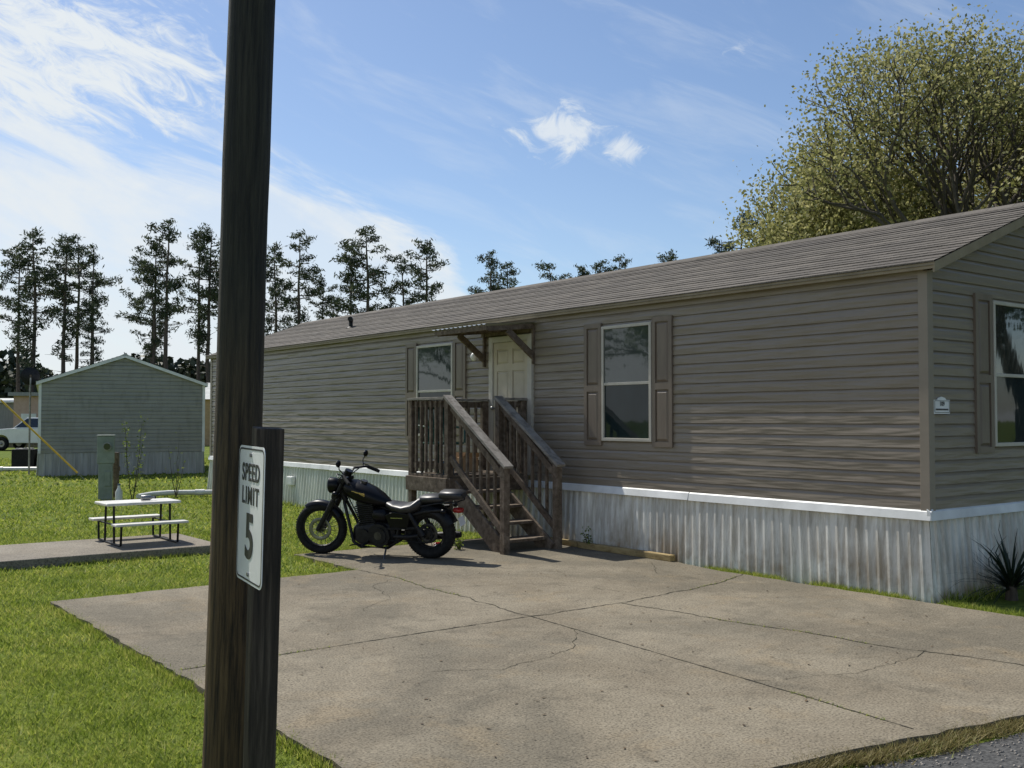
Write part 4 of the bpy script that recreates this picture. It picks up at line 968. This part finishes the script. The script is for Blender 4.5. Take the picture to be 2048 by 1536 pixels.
def broad(seed,hh=13.5,rad_=7.0,leafn=30,lsz=.13,mat=m_leaf,dep=6,sig=.30,fat=1.0):
    rr=random.Random(seed); m=MB(); tips=[]
    def grow(p,d,L,r,k):
        pts=[p];q=p
        for i in range(3):
            d=(d+Vector((rr.gauss(0,.12),rr.gauss(0,.12),rr.gauss(.03,.08)))).normalized(); q=q+d*L/3; pts.append(q)
        m.path(pts,[r,r*.88,r*.78,r*.66],7 if k<2 else 5 if k<4 else 3,caps=False)
        if k>=dep-1: tips.append(pts[2])
        if k>=dep: tips.append(q); return
        n_=rr.choice((2,3,3)) if k<4 else rr.choice((2,2,3))
        base=rr.uniform(0,6.28)
        for j in range(n_):
            u=d.orthogonal().normalized(); u.rotate(Matrix.Rotation(base+6.28*j/n_+rr.gauss(0,.3),3,d))
            sp=rr.uniform(.30,.62); nd=(d*math.cos(sp)+u*math.sin(sp)).normalized(); nd.z=max(nd.z,-.05)+.03
            grow(q,nd.normalized(),L*rr.uniform(.72,.9),r*.68*rr.uniform(.8,1.05),k+1)
    m.path([(0,0,-.1),(0,0,.4),(.05,.03,2.6)],[.42*fat,.30*fat,.26*fat],10)
    for j in range(7):
        a=j*.898+rr.uniform(-.3,.3); el=rr.uniform(.6,1.2); grow(Vector((.05,.03,2.5)),Vector((math.cos(a)*math.cos(el),math.sin(a)*math.cos(el),math.sin(el))),2.6,.17*fat,1)
    for j in range(2): grow(Vector((.05,.03,2.5)),Vector((rr.uniform(-.3,.3),rr.uniform(-.3,.3),1)).normalized(),2.9,.19*fat,1)
    T=np.array([tuple(t) for t in tips]); zmax=np.percentile(T[:,2],99); rmax=np.percentile(np.hypot(T[:,0],T[:,1]),96)
    sx,sz=rad_/rmax,hh/zmax
    def shape(a):
        b=a.copy(); b[:,0]*=sx; b[:,1]*=sx; b[:,2]=a[:,2]*sz
        c0=np.array([0,0,hh*.52]); e=(b-c0)/np.array([rad_,rad_,hh*.48]); r=np.linalg.norm(e,axis=1)
        az_=np.arctan2(e[:,1],e[:,0]); lob=1+.10*np.sin(az_*3+1)+.07*np.sin(az_*5+e[:,2]*4)
        r=r/lob; f=np.where(r>1,(1+(r-1)*.3)/np.maximum(r,1e-6),1.0)
        return np.where((b[:,2]>hh*.3)[:,None],c0+(b-c0)*f[:,None],b)
    C=np.repeat(shape(T),leafn,0)+rng.normal(size=(len(T)*leafn,3))*sig
    mv=np.array(m.v); hi=mv[:,2]>2.4; sh=shape(mv); mv=np.where(hi[:,None],sh,mv*np.array([1,1,sz])); m.v=[tuple(x) for x in mv]
    o=m.done('trunk_src',m_bark2); tm=o.data; bpy.data.objects.remove(o)
    P=leafcards(C,lsz,.7); cm=fastmesh('broad_crown',P,np.arange(len(P)).reshape(-1,4),[mat]); return tm,cm
bt1=broad(11,13.6,7.3,26,.115,sig=.32,fat=1.1); bt2=broad(5,10,5.5,40,.14,m_leaf,5,.42); bt3=broad(8,9,5,34,.17,m_leafg,5,.45)
G='broadleaf trees around the homes'
make_tree('oak_tree','large tree with pale yellow green spring leaves and visible limbs','tree',*bt1,(14.3,30,0),.4,(1,1,1),G)
make_tree('oak_tree','smaller spring tree with sparse yellow green leaves','tree',*bt2,(11.6,35,0),2.2,(.9,.9,1.05),G)
make_tree('oak_tree','spring tree half hidden behind the roof','tree',*bt2,(14.6,41,0),4.0,(1.1,1.1,1.0),G)
make_tree('oak_tree','spring tree half hidden behind the roof','tree',*bt1,(21.5,37,0),1.0,(1,1,1.02),G)
make_tree('oak_tree','green tree half hidden behind the roof','tree',*bt3,(19.5,44,0),1.0,(1.3,1.3,1.05),G)
for i,(X,Y,b,s) in enumerate(((-31,15,bt3,1.1),(-34,26,bt3,.9),(-28,5,bt2,1.0),(21,14,bt3,1.0),(25,19,bt3,1.1),(23,8,bt3,.95))):
    make_tree('oak_tree','leafy green tree reflected in the windows','tree',*b,(X,Y,0),i*1.3,(s,s,s),G)
def wood_strip(name,x0,x1,y0,y1,h0,h1,n_,sz):
    X=rng.uniform(x0,x1,n_); Y=rng.uniform(y0,y1,n_); top=h0+(h1-h0)*(.5+.25*np.sin(X*.35)+.15*np.sin(X*.9+1)+.1*np.sin(X*2.3)); Z=top*np.sqrt(rng.uniform(0,1,n_))
    P=leafcards(np.column_stack([X,Y,Z]),sz,.7); o=bpy.data.objects.new(name,fastmesh(name,P,np.arange(len(P)).reshape(-1,4),[m_wild])); col.objects.link(o); o['kind']='stuff'; o['label']='distant dark green woodland edge'
wood_strip('woodland',-70,-20,92,104,3.5,8.5,22000,.7)
wood_strip('woodland',-20,70,92,104,3.5,7.0,17000,.7)

# ------------------------------------------------------------ light, world, camera
az=math.atan2(-.675,.738); el=R(52)
sd=Vector((math.cos(el)*math.sin(az),math.cos(el)*math.cos(az),math.sin(el)))
L=bpy.data.lights.new('sun','SUN'); L.energy=5.0; L.angle=R(.5); L.color=(1,.955,.87)
lo=bpy.data.objects.new('sun',L); col.objects.link(lo); lo.rotation_euler=(-sd).to_track_quat('-Z','Y').to_euler()
wd=bpy.data.worlds.new('World'); scene.world=wd; wd.use_nodes=True; nt=wd.node_tree
bg=nt.nodes['Background']; bg.inputs['Strength'].default_value=.115
sk=nt.nodes.new('ShaderNodeTexSky'); sk.sky_type='NISHITA'; sk.sun_disc=False; sk.sun_elevation=el; sk.sun_rotation=az; sk.air_density=1.0; sk.dust_density=.6; sk.ozone_density=1.5
tc=nt.nodes.new('ShaderNodeTexCoord'); sp=nt.nodes.new('ShaderNodeSeparateXYZ'); nt.links.new(tc.outputs['Generated'],sp.inputs[0])
AZ=M2(nt,'ARCTAN2',sp.outputs['X'],sp.outputs['Y']); EL=M2(nt,'ARCSINE',sp.outputs['Z'])
def vec(a,b,c=0.0):
    n=nt.nodes.new('ShaderNodeCombineXYZ')
    for i,v in enumerate((a,b,c)):
        if isinstance(v,(int,float)): n.inputs[i].default_value=v
        else: nt.links.new(v,n.inputs[i])
    return n.outputs[0]
th=R(-22); c_,s_=math.cos(th),math.sin(th)
U=M2(nt,'ADD',M2(nt,'MULTIPLY',AZ,c_),M2(nt,'MULTIPLY',EL,s_)); Vv=M2(nt,'SUBTRACT',M2(nt,'MULTIPLY',EL,c_),M2(nt,'MULTIPLY',AZ,s_))
streak=noise(nt,vec(M2(nt,'MULTIPLY',U,5),M2(nt,'MULTIPLY',Vv,24)),1.0,7,.62,.5)
fine=noise(nt,vec(M2(nt,'MULTIPLY',U,14),M2(nt,'MULTIPLY',Vv,34),3.0),1.3,7,.7,1.0)
soft=noise(nt,vec(M2(nt,'MULTIPLY',AZ,7),M2(nt,'MULTIPLY',EL,9),7.0),1.0,6,.6,.3)
def sm(x,a,b):
    n=nt.nodes.new('ShaderNodeMapRange'); n.interpolation_type='SMOOTHSTEP'; nt.links.new(x,n.inputs[0]); n.inputs[1].default_value=a; n.inputs[2].default_value=b; return n.outputs[0]
pos=M2(nt,'DIVIDE',M2(nt,'ADD',AZ,1.0),1.5)
bnd=ramp(nt,pos,[(0,.37),((1-.46)/1.5,.275),((1-.23)/1.5,.235),((1-.14)/1.5,.21),((1-.06)/1.5,.165),((1-.02)/1.5,.09),((1+.02)/1.5,.0)])
bdist=M2(nt,'SUBTRACT',M2(nt,'ADD',bnd,M2(nt,'MULTIPLY',M2(nt,'SUBTRACT',streak,.5),.16)),EL)
bank=M2(nt,'MULTIPLY',sm(bdist,-.008,.035),M2(nt,'ADD',.60,M2(nt,'MULTIPLY',sm(M2(nt,'ADD',M2(nt,'MULTIPLY',soft,.6),M2(nt,'MULTIPLY',streak,.4)),.38,.60),.40)))
def gauss(a0,e0,ra,re):
    x=M2(nt,'DIVIDE',M2(nt,'SUBTRACT',AZ,a0),ra); y=M2(nt,'DIVIDE',M2(nt,'SUBTRACT',EL,e0),re)
    return M2(nt,'EXPONENT',M2(nt,'MULTIPLY',M2(nt,'ADD',M2(nt,'MULTIPLY',x,x),M2(nt,'MULTIPLY',y,y)),-1))
g1=gauss(-.43,.315,.17,.075)
wisp=M2(nt,'MULTIPLY',sm(M2(nt,'ADD',M2(nt,'MULTIPLY',M2(nt,'ADD',streak,fine),.5),M2(nt,'MULTIPLY',g1,.26)),.57,.76),sm(g1,.05,.5))
puffn=noise(nt,vec(M2(nt,'MULTIPLY',AZ,26),M2(nt,'MULTIPLY',EL,34),1.0),1.0,7,.68,.8)
pg=M2(nt,'MAXIMUM',gauss(.046,.276,.060,.024),M2(nt,'MAXIMUM',gauss(.108,.258,.030,.017),M2(nt,'MULTIPLY',gauss(.215,.345,.03,.015),.38)))
puff=M2(nt,'MULTIPLY',sm(M2(nt,'ADD',puffn,M2(nt,'MULTIPLY',pg,.42)),.66,.96),.85)
veil=M2(nt,'MULTIPLY',sm(streak,.46,.75),.25)
cl=M2(nt,'MAXIMUM',M2(nt,'MAXIMUM',bank,wisp),M2(nt,'MAXIMUM',puff,veil),clamp=True)
skc=mixc(nt,1.0,sk.outputs[0],(.92,.97,1.05),'MULTIPLY')
fin=mixc(nt,cl,skc,(6.9,7.35,7.7))
nt.links.new(fin,bg.inputs['Color'])

cam=bpy.data.cameras.new('camera'); co=bpy.data.objects.new('camera',cam); col.objects.link(co); scene.camera=co
cam.sensor_width=36; cam.lens=36.04; cam.clip_end=3000; cam.clip_start=.05
co.location=(0,0,1.72); co.rotation_euler=(R(90+1.96),0,0)
scene.view_settings.view_transform='Standard'; scene.view_settings.look='None'; scene.view_settings.exposure=0
